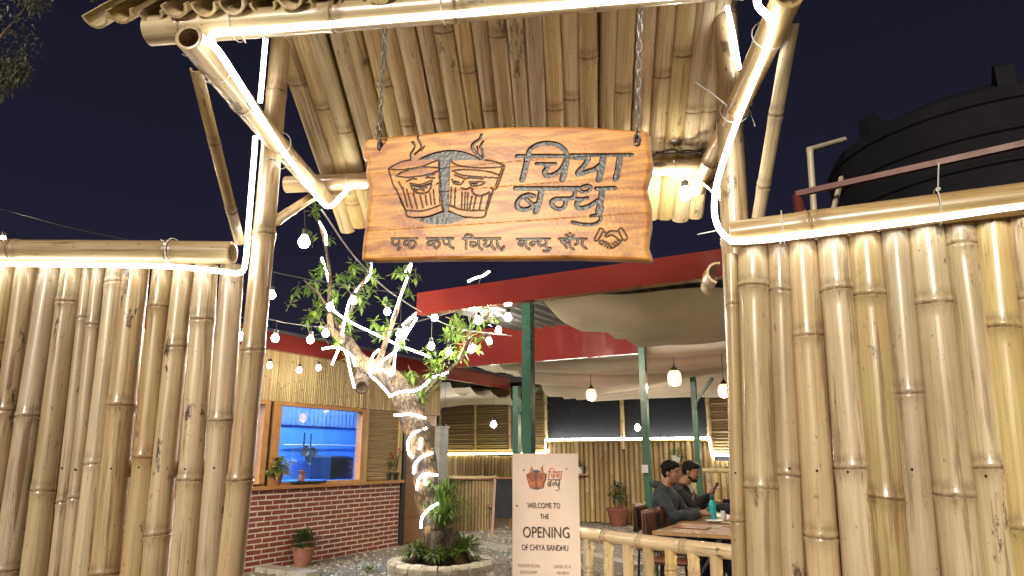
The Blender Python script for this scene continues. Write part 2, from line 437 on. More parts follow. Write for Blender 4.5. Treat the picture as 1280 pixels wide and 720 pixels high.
def culm(name, A, B, r0, r1, parent, material=None, **k):
    SEED[0] += 1; A, B = Vector(A), Vector(B)
    mb = culm_mesh((B-A).length, r0, r1, SEED[0], **k)
    M = zframe(A, B, k.get('roll', 0) if False else RND.uniform(0, 6.28) if k.get('a0') is None else 0)
    me = mb.mesh(name, Matrix.Identity(4), [material or M_culm], 50)
    return put(name, me, parent, M)
def culm_split(name, A, B, face, r, parent, material, th=.008, r1=None, **k):
    """half culm whose rounded side looks along `face`"""
    SEED[0] += 1; A, B = Vector(A), Vector(B); z = (B-A).normalized(); x = Vector(face); x = (x - z*x.dot(z)).normalized(); y = z.cross(x)
    M = Matrix.Translation(A) @ Matrix((x, y, z)).transposed().to_4x4()
    mb = culm_mesh((B-A).length, r, r1 or r, SEED[0], a0=-math.pi/2, a1=math.pi/2, th=th, **k)
    return put(name, mb.mesh(name, Matrix.Identity(4), [material], 50), parent, M)

def smooth_path(pts, n=8):
    pts = [Vector(p) for p in pts]; out = []
    q = [pts[0]*2-pts[1]]+pts+[pts[-1]*2-pts[-2]]
    for i in range(1, len(q)-2):
        for j in range(n):
            t = j/n; p0, p1, p2, p3 = q[i-1], q[i], q[i+1], q[i+2]
            out.append(.5*((2*p1)+(p2-p0)*t+(2*p0-5*p1+4*p2-p3)*t*t+(3*p1-p0-3*p2+p3)*t*t*t))
    out.append(pts[-1]); return out
def strip(pts, r, material, label, parent=None, n=4, name='led_strip', group=None, sm=True):
    mb = MB(); mb.tube(smooth_path(pts, n) if sm else pts, r, 6)
    o = mb.build(name, material, parent, True)
    if parent is None: tag(o, label, 'strip light', group)
    return o
def cable_tie(c, axis, r, parent, tail=None):
    mb = MB(); q = Vector((0,0,1)).rotation_difference(Vector(axis).normalized()); ring = []
    for k in range(19):
        a = 2*math.pi*k/18; ring.append(Vector(c)+q @ Vector((math.cos(a)*r, math.sin(a)*r, 0)))
    mb.tube(ring, .0024, 5, cap=False)
    if tail is not None:
        t = Vector(tail)
        d = (t-Vector(c)).normalized(); s0 = Vector(c)+d*r*.98
        mb.box(s0, (.010, .010, .010)); mb.tube([s0, (s0+t)/2+Vector((0, 0, .004)), t], .0022, 5)
    return mb.build('cable_tie', M_white_tie, parent)

# ================================================================== SETTING
gm = MB(); g = 60
gm.add([(-400, -400, 0), (400, -400, 0), (400, 400, 0), (-400, 400, 0)], [(0, 1, 2, 3)])
tag(gm.build('ground', M_gravel, M=Matrix.Identity(4)), kind='structure')

# the main directions of the yard
KD = Vector((.497, .868, 0)).normalized(); FD = Vector((KD.y, -KD.x, 0))     # along kitchen wall / along far wall
KW = VP(PZ(300, 718), KD)           # kitchen wall plane
O0 = Vector((.14, 5.9, 0))          # foot of the first green post
def AB(a, b, z=0.0): q = O0+FD*a+KD*b; return Vector((q.x, q.y, z))
FW = VP(PZ(773, 655), FD)           # far bamboo wall

# scattered pebbles
pb = MB(); R = random.Random(3)
octv = [(1,0,0),(0,1,0),(-1,0,0),(0,-1,0),(0,0,1),(0,0,-1)]; octf = [(0,1,4),(1,2,4),(2,3,4),(3,0,4),(1,0,5),(2,1,5),(3,2,5),(0,3,5)]
for i in range(9000):
    y = R.uniform(5.5, 14.5); x = R.uniform(-.42*y, .30*y); s = R.uniform(.010, .026); a = R.uniform(0, 6.28)
    vs = [((vx*math.cos(a)-vy*math.sin(a)*.7)*s*1.3+x, (vx*math.sin(a)+vy*math.cos(a)*.7)*s*1.2+y, vz*s*.7+s*.25) for vx, vy, vz in octv]
    pb.add(vs, octf)
tag(pb.build('gravel_stones', M_pebble, smooth=False), kind='stuff')

# concrete edging slabs on the ground
for k, (a, b_) in enumerate([((318, 712), (392, 722)), ((604, 683), (642, 690)), ((722, 694), (800, 712))]):
    A = PZ(*a); B = PZ(*b_); d = (B-A); L = d.length
    for i in range(3):
        mb = MB(); c = A+d*((i+.5)/3); ang = math.atan2(d.y, d.x)
        mb.box((c.x, c.y, .03), (L/3-.02, .22, .06), Matrix.Rotation(ang, 3, 'Z'))
        tag(mb.build('edging_slab', M_concrete), kind='structure')

# ================================================================== KITCHEN
def ks(px, py): return KW.sz(px, py)
s_end = ks(547, 600)[0]; s0 = -2.6; s_brick = ks(500, 600)[0]
kb = thing('kitchen_hut', KW.pt(0, 0), 'bamboo clad kitchen hut with blue lit window above a red brick wall', 'hut')
top_z = 2.78
z_counter = (ks(330, 606)[1]+ks(497, 601)[1])/2
z_wt = (ks(350, 506)[1]+ks(450, 516)[1])/2        # window top
wl, wr = ks(338, 550)[0], ks(455, 550)[0]
wl0, wr0 = ks(305, 550)[0], ks(333, 550)[0]
def kbox(mb, a0, a1, z0, z1, o0, o1):
    c = KW.pt((a0+a1)/2, (z0+z1)/2, (o0+o1)/2)
    mb.box(c, (abs(a1-a0), abs(o1-o0), z1-z0), Matrix((KW.d, -KW.n, Vector((0,0,1)))).transposed())
# mortar backing and bricks
mb = MB(); kbox(mb, s0, s_brick, 0, z_counter-.045, -.20, 0.0); kwall = mb.build('brick_wall', M_mortar, kb)
nc = 15; ch = (z_counter-.045)/nc; bl = .235
me = None; cnt = 0
for j in range(nc):
    off = (j % 2)*bl/2
    s = s_brick-off-(0 if j % 2 == 0 else 0)
    pieces = [(s_brick-off, s_brick)] if j % 2 else []
    x1 = s_brick-off
    while x1 > -.75 and cnt < 297:
        pieces.append((x1-bl, x1)); x1 -= bl
    for a, b_ in pieces:
        if b_-a < bl*.7:
            mbb = MB(); mbb.box((0, 0, 0), (b_-a-.018, .03, ch-.018)); m2 = mbb.mesh('brick', Matrix.Identity(4), [M_brick], False)
        else:
            if me is None:
                me = []
                for _v in range(8):
                    mbb = MB(); mbb.box((0, 0, 0), (bl-.018, .03, ch-.018)); mbb.v = [q+Vector((RND.uniform(-.004, .004), RND.uniform(-.001, .001), RND.uniform(-.0025, .0025))) for q in mbb.v]; me.append(mbb.mesh('brick', Matrix.Identity(4), [M_brick], False))
            m2 = RND.choice(me)
        c = KW.pt((a+b_)/2, (j+.5)*ch, -.0115+RND.uniform(-.0015, .002))
        M = Matrix.Translation(c) @ Matrix((KW.d, -KW.n, Vector((0,0,1)))).transposed().to_4x4() @ Matrix.Rotation(RND.uniform(-.012, .012), 4, 'Y')
        put('brick', m2, kwall, M); cnt += 1
mb = MB(); kbox(mb, s0, s_brick+.03, z_counter-.045, z_counter, -.30, .07); mb.build('counter', M_wood, kb)
# window frames
for (a, b_) in ((wl, wr), (wl0-.55, wr0)):
    mb = MB(); wj = .13 if a == wl else .05
    kbox(mb, a, a+wj, z_counter, z_wt, -.08, .03); kbox(mb, b_-.09, b_, z_counter, z_wt, -.08, .03)
    kbox(mb, a, b_, z_wt, z_wt+.05, -.08, .034); kbox(mb, a+wj, b_-.09, z_counter, z_counter+.03, -.07, .02)
    fr = mb.build('window_frame', M_wood, kb)
    mg, t, b = mat('window_glass'); t.nodes.remove(b)
    tr = N(t, 'ShaderNodeBsdfTransparent'); gl = N(t, 'ShaderNodeBsdfGlossy'); gl.inputs['Roughness'].default_value = .02
    ms = N(t, 'ShaderNodeMixShader'); ms.inputs[0].default_value = .10
    t.links.new(tr.outputs[0], ms.inputs[1]); t.links.new(gl.outputs[0], ms.inputs[2]); t.links.new(ms.outputs[0], t.nodes['Material Output'].inputs[0])
    mb = MB(); kbox(mb, a+wj, b_-.09, z_counter+.03, z_wt, -.034, -.030); mb.build('window_pane', mg, fr, False)
mb = MB(); kbox(mb, wr0+.005, wl-.005, z_counter, z_wt+.05, -.06, .0); mb.build('dark_post', M_black, kb)
# vertical slat cladding above window and beyond, joined: 3 px slats
def vslats(a0, a1, z0, z1, plane, wd, off, R, jz=.012, mb=None):
    mb = mb or MB(); x = a0
    while x < a1:
        w_ = wd*R.uniform(.8, 1.2); r = w_/2*.95
        z0_ = z0+R.uniform(0, jz); z1_ = z1-R.uniform(0, jz); o_ = off+R.uniform(-.3, .3)*r
        c = x+w_/2; nd = R.uniform(z0_, z1_) if R.random() < .8 else z0_-1
        zs = sorted([z0_, z1_]+([nd-.02, nd, nd+.02] if z0_+.03 < nd < z1_-.03 else [])); vs = []; at = []; fs = []; n = 6
        for z in zs:
            g_ = 1.12 if z == nd else 1.0
            for k in range(n):
                an = math.pi*k/(n-1); vs.append(plane.pt(c-math.cos(an)*r*g_, z, o_+math.sin(an)*r*g_)); at.append(1.0 if z == nd else 0.0)
        for i in range(len(zs)-1):
            for k in range(n-1): fs.append((i*n+k, i*n+k+1, (i+1)*n+k+1, (i+1)*n+k))
        mb.add(vs, fs, at); x += w_
    return mb
def hslats(a0, a1, z0, z1, plane, ht, off, R, mb=None):
    mb = mb or MB(); z = z0
    while z < z1:
        h = ht*R.uniform(.75, 1.25); r = h/2*.95; o_ = off+R.uniform(-.3, .3)*r; vs = []; fs = []; n = 5
        aa = [a0+R.uniform(-.02, .01), (a0+a1)/2, a1+R.uniform(-.01, .02)]; tilt = R.uniform(-.006, .006)
        for i, a in enumerate(aa):
            for k in range(n):
                an = math.pi*k/(n-1); vs.append(plane.pt(a, z+h/2-math.cos(an)*r+tilt*(i-1), o_+math.sin(an)*r))
        for i in range(2):
            for k in range(n-1): fs.append((i*n+k+1, i*n+k, (i+1)*n+k, (i+1)*n+k+1))
        mb.add(vs, fs); z += h*1.02
    return mb
R = random.Random(5)
mb = MB(); kbox(mb, s0, s_end, z_wt+.05, top_z, -.14, -.012); mb2 = mb
kbox(mb, wr, s_brick+.01, z_counter, z_wt+.05, -.14, -.012)
kbox(mb, s0, wl0-.55, z_counter, z_wt+.05, -.14, -.012)
mb.build('wall', M_door, kb)
s_ = vslats(s0, s_end, z_wt+.052, top_z, KW, .034, .0, R).build('vertical_slat_cladding', M_slat, kb); s_['kind'] = 'stuff'
s_ = hslats(wr+.02, s_brick-.1, z_counter+.005, z_wt+.04, KW, .026, .0, R).build('horizontal_slat_cladding', M_slat_h, kb); s_['kind'] = 'stuff'
mb = MB(); kbox(mb, wr+.002, wr+.055, z_counter, z_wt+.048, -.01, .036); kbox(mb, s_brick-.1, s_brick-.02, z_counter, z_wt+.048, -.01, .036)
mb.build('corner_batten', M_slat, kb)
# doorway end of the hut: dark frame, panelled door
mb = MB(); kbox(mb, s_brick+.03, s_brick+.11, 0, z_wt+.05, -.16, .03); mb.build('door_frame', M_black, kb)
dr = MB(); kbox(dr, s_brick+.11, s_end, 0.0, z_wt+.048, -.14, -.06); dr = dr.build('door', M_door, kb)
for k in range(5):
    mb = MB(); kbox(mb, s_brick+.12, s_end-.01, .03+k*.40, .03+k*.40+.385, -.06, -.045); mb.build('panel', M_door, dr)
# red fascia beam running along the hut and beyond
zb0, zb1 = ks(335, 440)[1], ks(335, 426)[1]
a_, z_ = ks(630, 476)
mb = MB(); kbox(mb, s0, a_, 2.76, 2.99, .05, .14); fb = mb.build('fascia_beam', M_red)
tag(fb, 'long red steel fascia beam running along the top of the kitchen hut', 'beam')
mb = MB(); kbox(mb, s0, s_end, 2.99, 3.03, -1.9, .16); mb.build('roof', M_roofsheet, kb)
# interior
mb = MB()
kbox(mb, s0, s_end, 0, 2.9, -1.80, -1.75); mb.build('interior_wall', M_blue, kb)
mb = MB(); kbox(mb, s0-.05, s0, 0, 2.9, -1.75, -.14); mb.build('side_wall', M_blue, kb)
mb = MB(); kbox(mb, s_end-.05, s_end, 0, 2.9, -1.75, -.14); mb.build('side_wall', M_blue, kb)
mb = MB(); kbox(mb, s0, s_end-.05, 2.84, 2.90, -1.75, -.14); mb.build('ceiling', M_white, kb)
BW = VP(KW.p-KW.n*1.75, KW.d)
def bw(px, py, off=0.0): return BW.hit(px, py, off)
# corrugated panel on upper interior wall
mb = MB(); zc0 = BW.sz(400, 533)[1]; zc1 = 2.8; x = s0+.1
ar = min(BW.sz(452, 520)[0], s_end-.1)
while x < ar:
    mb.add([BW.pt(x, zc0, .03), BW.pt(x+.05, zc0, .055), BW.pt(x+.10, zc0, .03), BW.pt(x, zc1, .03), BW.pt(x+.05, zc1, .055), BW.pt(x+.10, zc1, .03)], [(0,1,4,3), (1,2,5,4)]); x += .10
mb.build('corrugated_panel', simple('blue_grey_sheet', (.15, .27, .55), .4), kb)
mb = MB(); p, q = bw(352, 556, .05), bw(452, 557, .05); mb.tube([p, q], .012, 8); mb.build('strip_reflection_bar', M_white, kb)  # white bar stands in for the LED strip mirrored in the window glass
mb = MB(); kbox(mb, s0+.3, s_end-.6, 2.78, 2.82, -1.1, -.85)
mb.build('ceiling_light', emit('kitchen_tube', (.42, .66, 1.0), 26), kb)
# things inside
def pan(px, py, r, lab):
    c = bw(px, py, .10); mb = MB()
    ax = BW.n
    mb.lathe([(.001, 0), (r*.8, 0), (r, .04), (r*1.02, .045), (r*.97, .045), (r*.78, .006), (.001, .006)], 18, c, tuple(ax))
    o = thing('hanging_pan', c-Vector((0,0,r)), lab, 'pan', 'pans hanging in the kitchen'); mb.build('pan_bowl', M_steel, o)
    m2 = MB(); m2.bar(c+Vector((0,0,r)), c+Vector((0,0,r+.22)), .025, .008, up=tuple(ax)); m2.build('handle', M_black, o)
pan(382, 570, .15, 'larger round steel pan hanging on the blue kitchen wall'); pan(374, 564, .09, 'smaller dark pan hanging left of the larger one on the blue kitchen wall')
ov = thing('kitchen_oven', KW.pt(ks(440, 590)[0]+.35, .95, -1.6), 'dark countertop oven seen through the kitchen window', 'oven')
aO = VP(KW.p-KW.n*1.05, KW.d)
o0, o1 = aO.sz(413, 585)[0], aO.sz(441, 585)[0]; oz0 = aO.sz(420, 599)[1]; oz1 = aO.sz(425, 572)[1]
def pbox(pl, mb, a0, a1, z0, z1, f0, f1): mb.box(pl.pt((a0+a1)/2, (z0+z1)/2, (f0+f1)/2), (a1-a0, f1-f0, z1-z0), Matrix((pl.d, -pl.n, Vector((0,0,1)))).transposed())
M_oven = simple('dark_oven', (.03, .045, .09), .3)
mb = MB(); pbox(aO, mb, o0, o1, oz0, oz1, -.45, 0); mb.build('body', M_oven, ov)
mb = MB(); pbox(aO, mb, o0+.04, o0+(o1-o0)*.68, oz0+.05, oz1-.05, 0, .015); mb.build('oven_door', M_black, ov)
for k in range(3):
    mb = MB(); mb.lathe([(.001, 0), (.022, 0), (.022, .02), (.001, .02)], 10, aO.pt(o0+(o1-o0)*.85, oz0+.1+.09*k, 0), tuple(aO.n)); mb.build('knob', M_steel, ov)
mb = MB(); pbox(aO, mb, o0+.05, o1-.05, oz1, oz1+.03, -.4, -.05); mb.build('vent_cover', M_steel, ov)
bx = MB(); pbox(aO, bx, s0+.2, s_end-.2, 0, oz0-.002, -.6, .1); tag(bx.build('kitchen_worktop', M_blue), 'blue painted worktop inside the kitchen under the oven', 'counter')
for k, (px, py) in enumerate(((362, 566), (366, 568), (392, 566))):
    a = BW.hit(px, py, .07); mb = MB(); mb.bar(a+Vector((0,0,.12)), a-Vector((0,0,.10)), .012, .006); mb.ball(a-Vector((0,0,.13)), (.03, .012, .04), 8, 6)
    tag(mb.build('ladle', M_steel), ('leftmost', 'middle', 'rightmost')[k]+' steel ladle hanging by the white bar standing for a strip reflection', 'ladle', 'ladles hanging in the kitchen')
# bars in left window
mb = MB()
gp = VP(KW.p-KW.n*.9, KW.d)
for k in range(5):
    z = 1.25+.17*k; mb.bar(gp.pt(wl0-1.0, z), gp.pt(wr0+.6, z), .012, .012)
for k in range(9): x = wl0-1.0+.22*k; mb.bar(gp.pt(x, 1.2, .0), gp.pt(x, 2.0, .0), .010, .010, up=(1,0,0))
tag(mb.build('wire_rack', M_steel), 'thin wire rack behind the left kitchen window', 'rack')
# counter clutter
def pot(mb_name, c, r0, r1, h, material, parent):
    mb = MB(); mb.lathe([(.001, 0), (r0, 0), (r1, h*.85), (r1*1.10, h*.86), (r1*1.10, h), (r1*.93, h), (r1*.88, h*.9), (.001, h*.88)], 20, c); o = mb.build(mb_name, material, parent)
    m2 = MB(); m2.lathe([(r1*.9, 0), (.001, .01)], 14, Vector(c)+Vector((0,0,h*.9))); m2.build('soil', M_soil, parent); return o
def leaf(mb, base, d, L, wd, up=(0,0,1), droop=.3):
    d = Vector(d).normalized(); s_ = d.cross(Vector(up))
    if s_.length < 1e-3: s_ = Vector((1,0,0))
    s_.normalize(); nrm = s_.cross(d)
    b0 = Vector(base); p1 = b0+d*L*.5+nrm*L*.03; p2 = b0+d*L-Vector((0,0,1))*L*droop
    mb.add([b0, p1+s_*wd*.5-nrm*wd*.12, p1, p1-s_*wd*.5-nrm*wd*.12, p2], [(0, 1, 2), (0, 2, 3), (2, 1, 4), (3, 2, 4)])
def rdir(R, zmin=-1, zmax=1):
    z = R.uniform(zmin, zmax); a = R.uniform(0, 6.28); q = math.sqrt(max(0, 1-z*z)); return Vector((q*math.cos(a), q*math.sin(a), z))
def bush(mb, c, rad, n, L, wd, R, zmin=0.0, droop=.3):
    c = Vector(c)
    for _ in range(n):
        d = rdir(R, zmin, 1); b0 = c+Vector((d.x*rad[0], d.y*rad[0], d.z*rad[1]))*R.uniform(.25, .95)
        leaf(mb, b0, (d+rdir(R)*.5), L*R.uniform(.7, 1.2), wd*R.uniform(.8, 1.2), droop=droop)
R = random.Random(21)
c = KW.pt(ks(345, 603)[0], z_counter, -.02)
t_ = thing('potted_plant', c, 'variegated plant in brown pot standing on the kitchen counter', 'plant')
pot('pot', c, .07, .10, .17, M_terracotta, t_)
mb = MB(); bush(mb, c+Vector((0,0,.18)), (.17, .17), 240, .13, .055, R, -.2); mb.build('leaves', M_leaf_var, t_)['kind'] = 'stuff'
c = KW.pt(ks(363, 704)[0]+.02, 0, .20); hh = .26
t_ = thing('potted_shrub', c, 'small dense green shrub in clay pot standing against the brick wall', 'plant')
pot('pot', c, .095, .14, .25, M_terracotta, t_)
mb = MB(); bush(mb, c+Vector((0,0,.30)), (.17, .17), 800, .06, .018, R, -.4, 0); mb.build('leaves', M_leaf_dark, t_)['kind'] = 'stuff'
for (px, hgt, nm) in ((485, .30, 'red flowering plant in small dark pot at the right end of the kitchen counter'), (494, .34, 'spindly plant with one pink flower in dark pot at the counter corner')):
    c = KW.pt(ks(px, 600)[0], z_counter, -.0); t_ = thing('flower_pot', c, nm, 'plant', 'flower pots on the kitchen counter')
    pot('pot', c, .045, .06, .12, M_black, t_)
    mb = MB(); fl = MB()
    for k in range(9):
        a = c+Vector((0,0,.11)); b2 = a+Vector((R.uniform(-.12, .12), R.uniform(-.08, .08), hgt*R.uniform(.5, 1.1)))
        mb.tube([a, (a+b2)/2+Vector((R.uniform(-.02, .02), 0, 0)), b2], .003, 4)
        for j in range(5): leaf(mb, a.lerp(b2, R.uniform(.3, 1)), rdir(R), .05, .018)
        if k % 2 == 0: fl.ball(b2, (.022, .022, .016), 7, 5)
    mb.build('foliage', M_leaf_dark, t_)['kind'] = 'stuff'; fl.build('flower', M_petal, t_)
mb = MB(); ca = ks(362, 601)[0]; cb = ks(402, 601)[0]; kbox(mb, ca, cb, z_counter+.012, z_counter+.028, -.18, .09)
mb.tube([KW.pt(ca, z_counter+.03, -.18), KW.pt(cb, z_counter+.03, -.18), KW.pt(cb, z_counter+.03, .09), KW.pt(ca, z_counter+.03, .09), KW.pt(ca, z_counter+.03, -.18)], .008, 6)
kbox(mb, ca+.05, cb-.05, z_counter, z_counter+.013, -.1, .04)
tag(mb.build('serving_tray', M_black), 'black rectangular serving tray lying on the kitchen counter', 'tray')
t_ = thing('coffee_grinder', KW.pt(ks(399, 598)[0], z_counter, -.35), 'small copper coloured hand grinder on the counter behind the tray', 'grinder')
M_copper = simple('copper', (.45, .16, .08), .35, .5)
mb = MB(); mb.lathe([(.001, 0), (.055, 0), (.05, .10), (.04, .12), (.05, .14), (.05, .17), (.001, .18)], 14, wm(t_).to_translation()); mb.build('body', M_copper, t_)
mb = MB(); c = wm(t_).to_translation(); mb.tube([c+Vector((0,0,.18)), c+Vector((0,0,.20)), c+Vector((.09,.02,.20)), c+Vector((.09,.02,.22))], .007, 6); mb.build('crank', M_black, t_)
mb = MB(); c = KW.pt(ks(319, 602)[0], z_counter, -.05); mb.lathe([(.001, 0), (.09, 0), (.14, .03), (.145, .03), (.095, .004), (.001, .006)], 20, c)
tag(mb.build('shallow_dish', M_copper), 'shallow copper dish on the counter below the left window', 'dish')

# ================================================================== PAVILION
def post(a_px, top_py, Y, wpx, lab, brace=None, z1=None):
    top = P(a_px, top_py, Y); wd = wpx/F*(Y/ray(a_px, top_py).y); o = thing('steel_post', (top.x, top.y, 0), lab, 'post', 'green steel posts of the pavilion', math.atan2(FD.y, FD.x))
    h = z1 or top.z; mb = MB(); Rz = Matrix.Rotation(math.atan2(FD.y, FD.x), 3, 'Z')
    mb.box((top.x, top.y, h/2), (wd*.9, wd*.9, h), Rz); mb.build('shaft', M_green, o, False)
    mb = MB(); mb.box((top.x, top.y, .004), (wd*2.2, wd*2.2, .012), Rz); mb.build('base_plate', M_green, o, False)
    if brace:
        d = FD*brace; mb = MB(); mb.bar((top.x, top.y, h-.45), Vector((top.x, top.y, h-.05))+d*.4, .05, .05); mb.build('brace', M_green, o, False)
    return o
post(660, 380, 5.9, 13, 'near green steel post rising behind the welcome banner')
post(646, 483, 10.6, 8.5, 'slim green steel post just left of the near green post', .9)
post(801, 405, 9.0, 8.5, 'green steel post at the right end of the lower red beam')
post(866, 470, 11.2, 7, 'green steel post behind the seated people', .8)
def abox(mb, a0, a1, b0, b1, z0, z1): mb.box(AB((a0+a1)/2, (b0+b1)/2, (z0+z1)/2), (a1-a0, b1-b0, z1-z0), Matrix((FD, KD, Vector((0,0,1)))).transposed())
def fascia(py_px, a0, a1, b, z0, z1, lab):
    mb = MB()     # channel section: web, two flanges; slightly dented face
    n = 110; vs = []; fs = []; R_ = random.Random(int(b*10)+3)
    for i in range(n+1):
        a = a0+(a1-a0)*i/n
        for j in range(5):
            z = z0+(z1-z0)*j/4; d = ((noise.noise(Vector((a*2.2, z*3, b)))*.016+noise.noise(Vector((a*7, z*5, b+4)))*.006) if 0 < j < 4 else 0)
            vs.append(AB(a, b+d, z))
    for i in range(n):
        for j in range(4): fs.append((i*5+j, (i+1)*5+j, (i+1)*5+j+1, i*5+j+1))
    mb.add(vs, fs)
    abox(mb, a0, a1, b, b+.10, z1-.008, z1); abox(mb, a0, a1, b, b+.10, z0, z0+.008); abox(mb, a0, a1, b+.02, b+.026, z0+.01, z1-.01)
    return tag(mb.build('steel_beam', M_red), lab, 'beam', 'red steel beams')
B1 = VP(AB(0, -.08), FD)
a0 = B1.sz(521, 372)[0]; z0b = B1.sz(700, 366)[1]
fascia(0, a0, 3.6, -.08, B1.sz(640, 378)[1], B1.sz(640, 349)[1], 'upper glossy red steel beam under the hanging sign, nearest of the beams')
B2 = VP(AB(0, 3.45), FD)
fascia(0, B2.sz(570, 440)[0], B2.sz(800, 430)[0], 3.45, B2.sz(700, 449)[1], B2.sz(700, 401)[1], 'lower glossy red steel beam between the two green posts')
# roof sheet (corrugated) above the cloth
mb = MB(); n = 90
def sheet(a0, a1, b0, b1, z):
    vs = []; fs = []; m = int((a1-a0)/.04)
    for i in range(m+1):
        a = a0+(a1-a0)*i/m; zz = z+.018*math.sin(a*2*math.pi/.16)
        vs += [AB(a, b0, zz), AB(a, b1, zz+.02)]
    for i in range(m): fs.append((2*i, 2*i+2, 2*i+3, 2*i+1))
    mb.add(vs, fs)
zr1 = B1.sz(640, 349)[1]-.05; zr2 = B2.sz(700, 401)[1]-.04
sheet(a0+.02, 6, .0, 1.9, zr1-.02); sheet(-2.9, 6, 3.5, 13, zr2-.02); sheet(-9.5, -4.5, 5.2, 14, 3.1); sheet(-4.5, -2.9, 5.2, 14, zr2-.02)
tag(mb.build('pavilion_roof', M_roofsheet, smooth=True), 'dark corrugated roof sheets over the pavilion', 'roof')
# draped canvas ceiling
def drape(a0, a1, bs, label, zt, sag, seed, wav=.05, fall=0.0, skew=0.0):
    mb = MB(); R_ = random.Random(seed); nb = 14; na = 44; vs = []; fs = []; rows = 0
    for bi in range(len(bs)-1):
        sg = sag[bi] if hasattr(sag, '__len__') else sag*R_.uniform(.75, 1.2)
        for j in range(nb if bi < len(bs)-2 else nb+1):
            t = j/nb; b_ = bs[bi]+(bs[bi+1]-bs[bi])*t
            for i in range(na+1):
                a = a0+(a1-a0)*i/na
                zz = zt - fall*(b_-bs[0]) - sg*(4*t*(1-t))**.8*(1+.35*math.sin(a*.9+bi*1.3)) - wav*math.sin(a*1.3+b_*.7) + .012*noise.noise(Vector((a*4, b_*3, seed))) - .03*math.sin(a*6+bi*2)*(t-.5) + .016*abs(math.sin(t*math.pi*3+a*.8+bi))
                vs.append(AB(a, b_+.1*math.sin(a*.8+bi)+skew*a, zz))
            rows += 1
    for r in range(rows-1):
        for i in range(na): fs.append((r*(na+1)+i, (r+1)*(na+1)+i, (r+1)*(na+1)+i+1, r*(na+1)+i+1))
    mb.add(vs, fs)
    return tag(mb.build('ceiling_drape', M_fabric, smooth=True), label, 'drape', 'beige cloth drapes under the roof')
drape(.06, 4.6, [.12, 1.5, 2.2, 2.9], 'sagging beige cloth drape directly under the upper red beam', zr1-.08, [.17, .06, .05], 2, .012, .02, .30)
drape(-2.9, 5.2, [3.6, 4.3, 5.0, 5.7, 6.4, 7.1, 7.8, 8.55], 'rippled beige cloth drape over the people and the hanging lamps', 2.98, .20, 5, .04, .07)
drape(-7.8, -4.65, [5.4, 6.2, 7.0, 7.8, 8.55], 'rippled beige cloth drape at the far left beyond the tree', 2.74, .18, 9, .03, .03)
drape(-4.1, -2.95, [5.5, 6.5, 7.5, 8.55], 'narrow beige cloth drape right of the long red fascia beam', 3.03, .04, 13, .0, .0)

# ---- far wall
far = thing('bamboo_back_wall', FW.pt(0, 0), 'long back wall of bamboo slats with a dark opening and lit sill', 'wall')
def fs_(px, py): return FW.sz(px, py)
fa0, fa1 = fs_(540, 600)[0], fs_(960, 600)[0]
x685, x885 = fs_(685, 550)[0], fs_(885, 550)[0]
zled_l = fs_(600, 568)[1]; zsill = (fs_(700, 549)[1]+fs_(870, 550)[1])/2; zled_r = fs_(890, 569)[1]; ztop = 3.0
def fbox(mb, a0, a1, z0, z1, o0, o1): pbox(FW, mb, a0, a1, z0, z1, o0, o1)
R = random.Random(8)
mb = MB(); fbox(mb, fa0-3, fa1, 0, ztop, -.12, -.05); mb.build('backing', M_dark, far)
mb = vslats(fa0-1, x685, 0, zled_l-.02, FW, .085, -.0, R, .03); vslats(x685, x885, 0, zsill-.02, FW, .115, .0, R, .03, mb); vslats(x885, fa1, 0, zled_r-.1, FW, .09, .0, R, .03, mb)
mb.build('vertical_slats', M_slat_far, far)['kind'] = 'stuff'
mb = hslats(fa0-1, x685, zled_l+.02, ztop, FW, .055, -.02, R); hslats(x885, fa1, zled_r, ztop, FW, .055, -.02, R, mb)
mb.build('horizontal_slats', M_slat_far_h, far)['kind'] = 'stuff'
for px in (552, 595, 638, 683, 779, 887):
    a = fs_(px, 530)[0]; culm('upright', FW.pt(a, zsill-.2, .05), FW.pt(a, ztop, .05), .045, .045, far, M_culm, sides=8)
r_ = culm('sill_rail', FW.pt(x685, zsill-.03, .05), FW.pt(x885, zsill-.03, .05), .035, .035, far, M_culm, sides=8)
strip([FW.pt(fa0, zled_l, .05), FW.pt(x685-.02, zled_l+.03, .05)], .022, M_led_yellow, 'yellowish led line along the back wall left of the near green post', group='led lines on the back wall', sm=False)
strip([FW.pt(x685-.03, zled_l+.04, .07), FW.pt(x685-.03, zsill+.02, .07), FW.pt(x885+.05, zsill+.01, .09), FW.pt(x885+.08, zled_r, .07), FW.pt(fa1, zled_r, .07)], .026, M_led_far, 'white led line along the sill of the dark opening in the back wall', group='led lines on the back wall', sm=False)
# nearer bamboo partition at the right
PA = VP(PZ(880, 668, 0), FD)
pt_ = thing('bamboo_partition', PA.pt(0, 0), 'low bamboo partition with top rail behind the seated people at right', 'partition')
za = PA.sz(890, 588)[1]; pa0, pa1 = PA.sz(868, 600)[0], PA.sz(950, 600)[0]
culm('top_rail', PA.pt(pa0-.05, za, .0), PA.pt(pa1, za, .0), .045, .045, pt_, sides=8)
x = pa0
while x < pa1: culm('culm', PA.pt(x, 0, 0), PA.pt(x, za-.04, 0), .05, .045, pt_, sides=8); x += .135
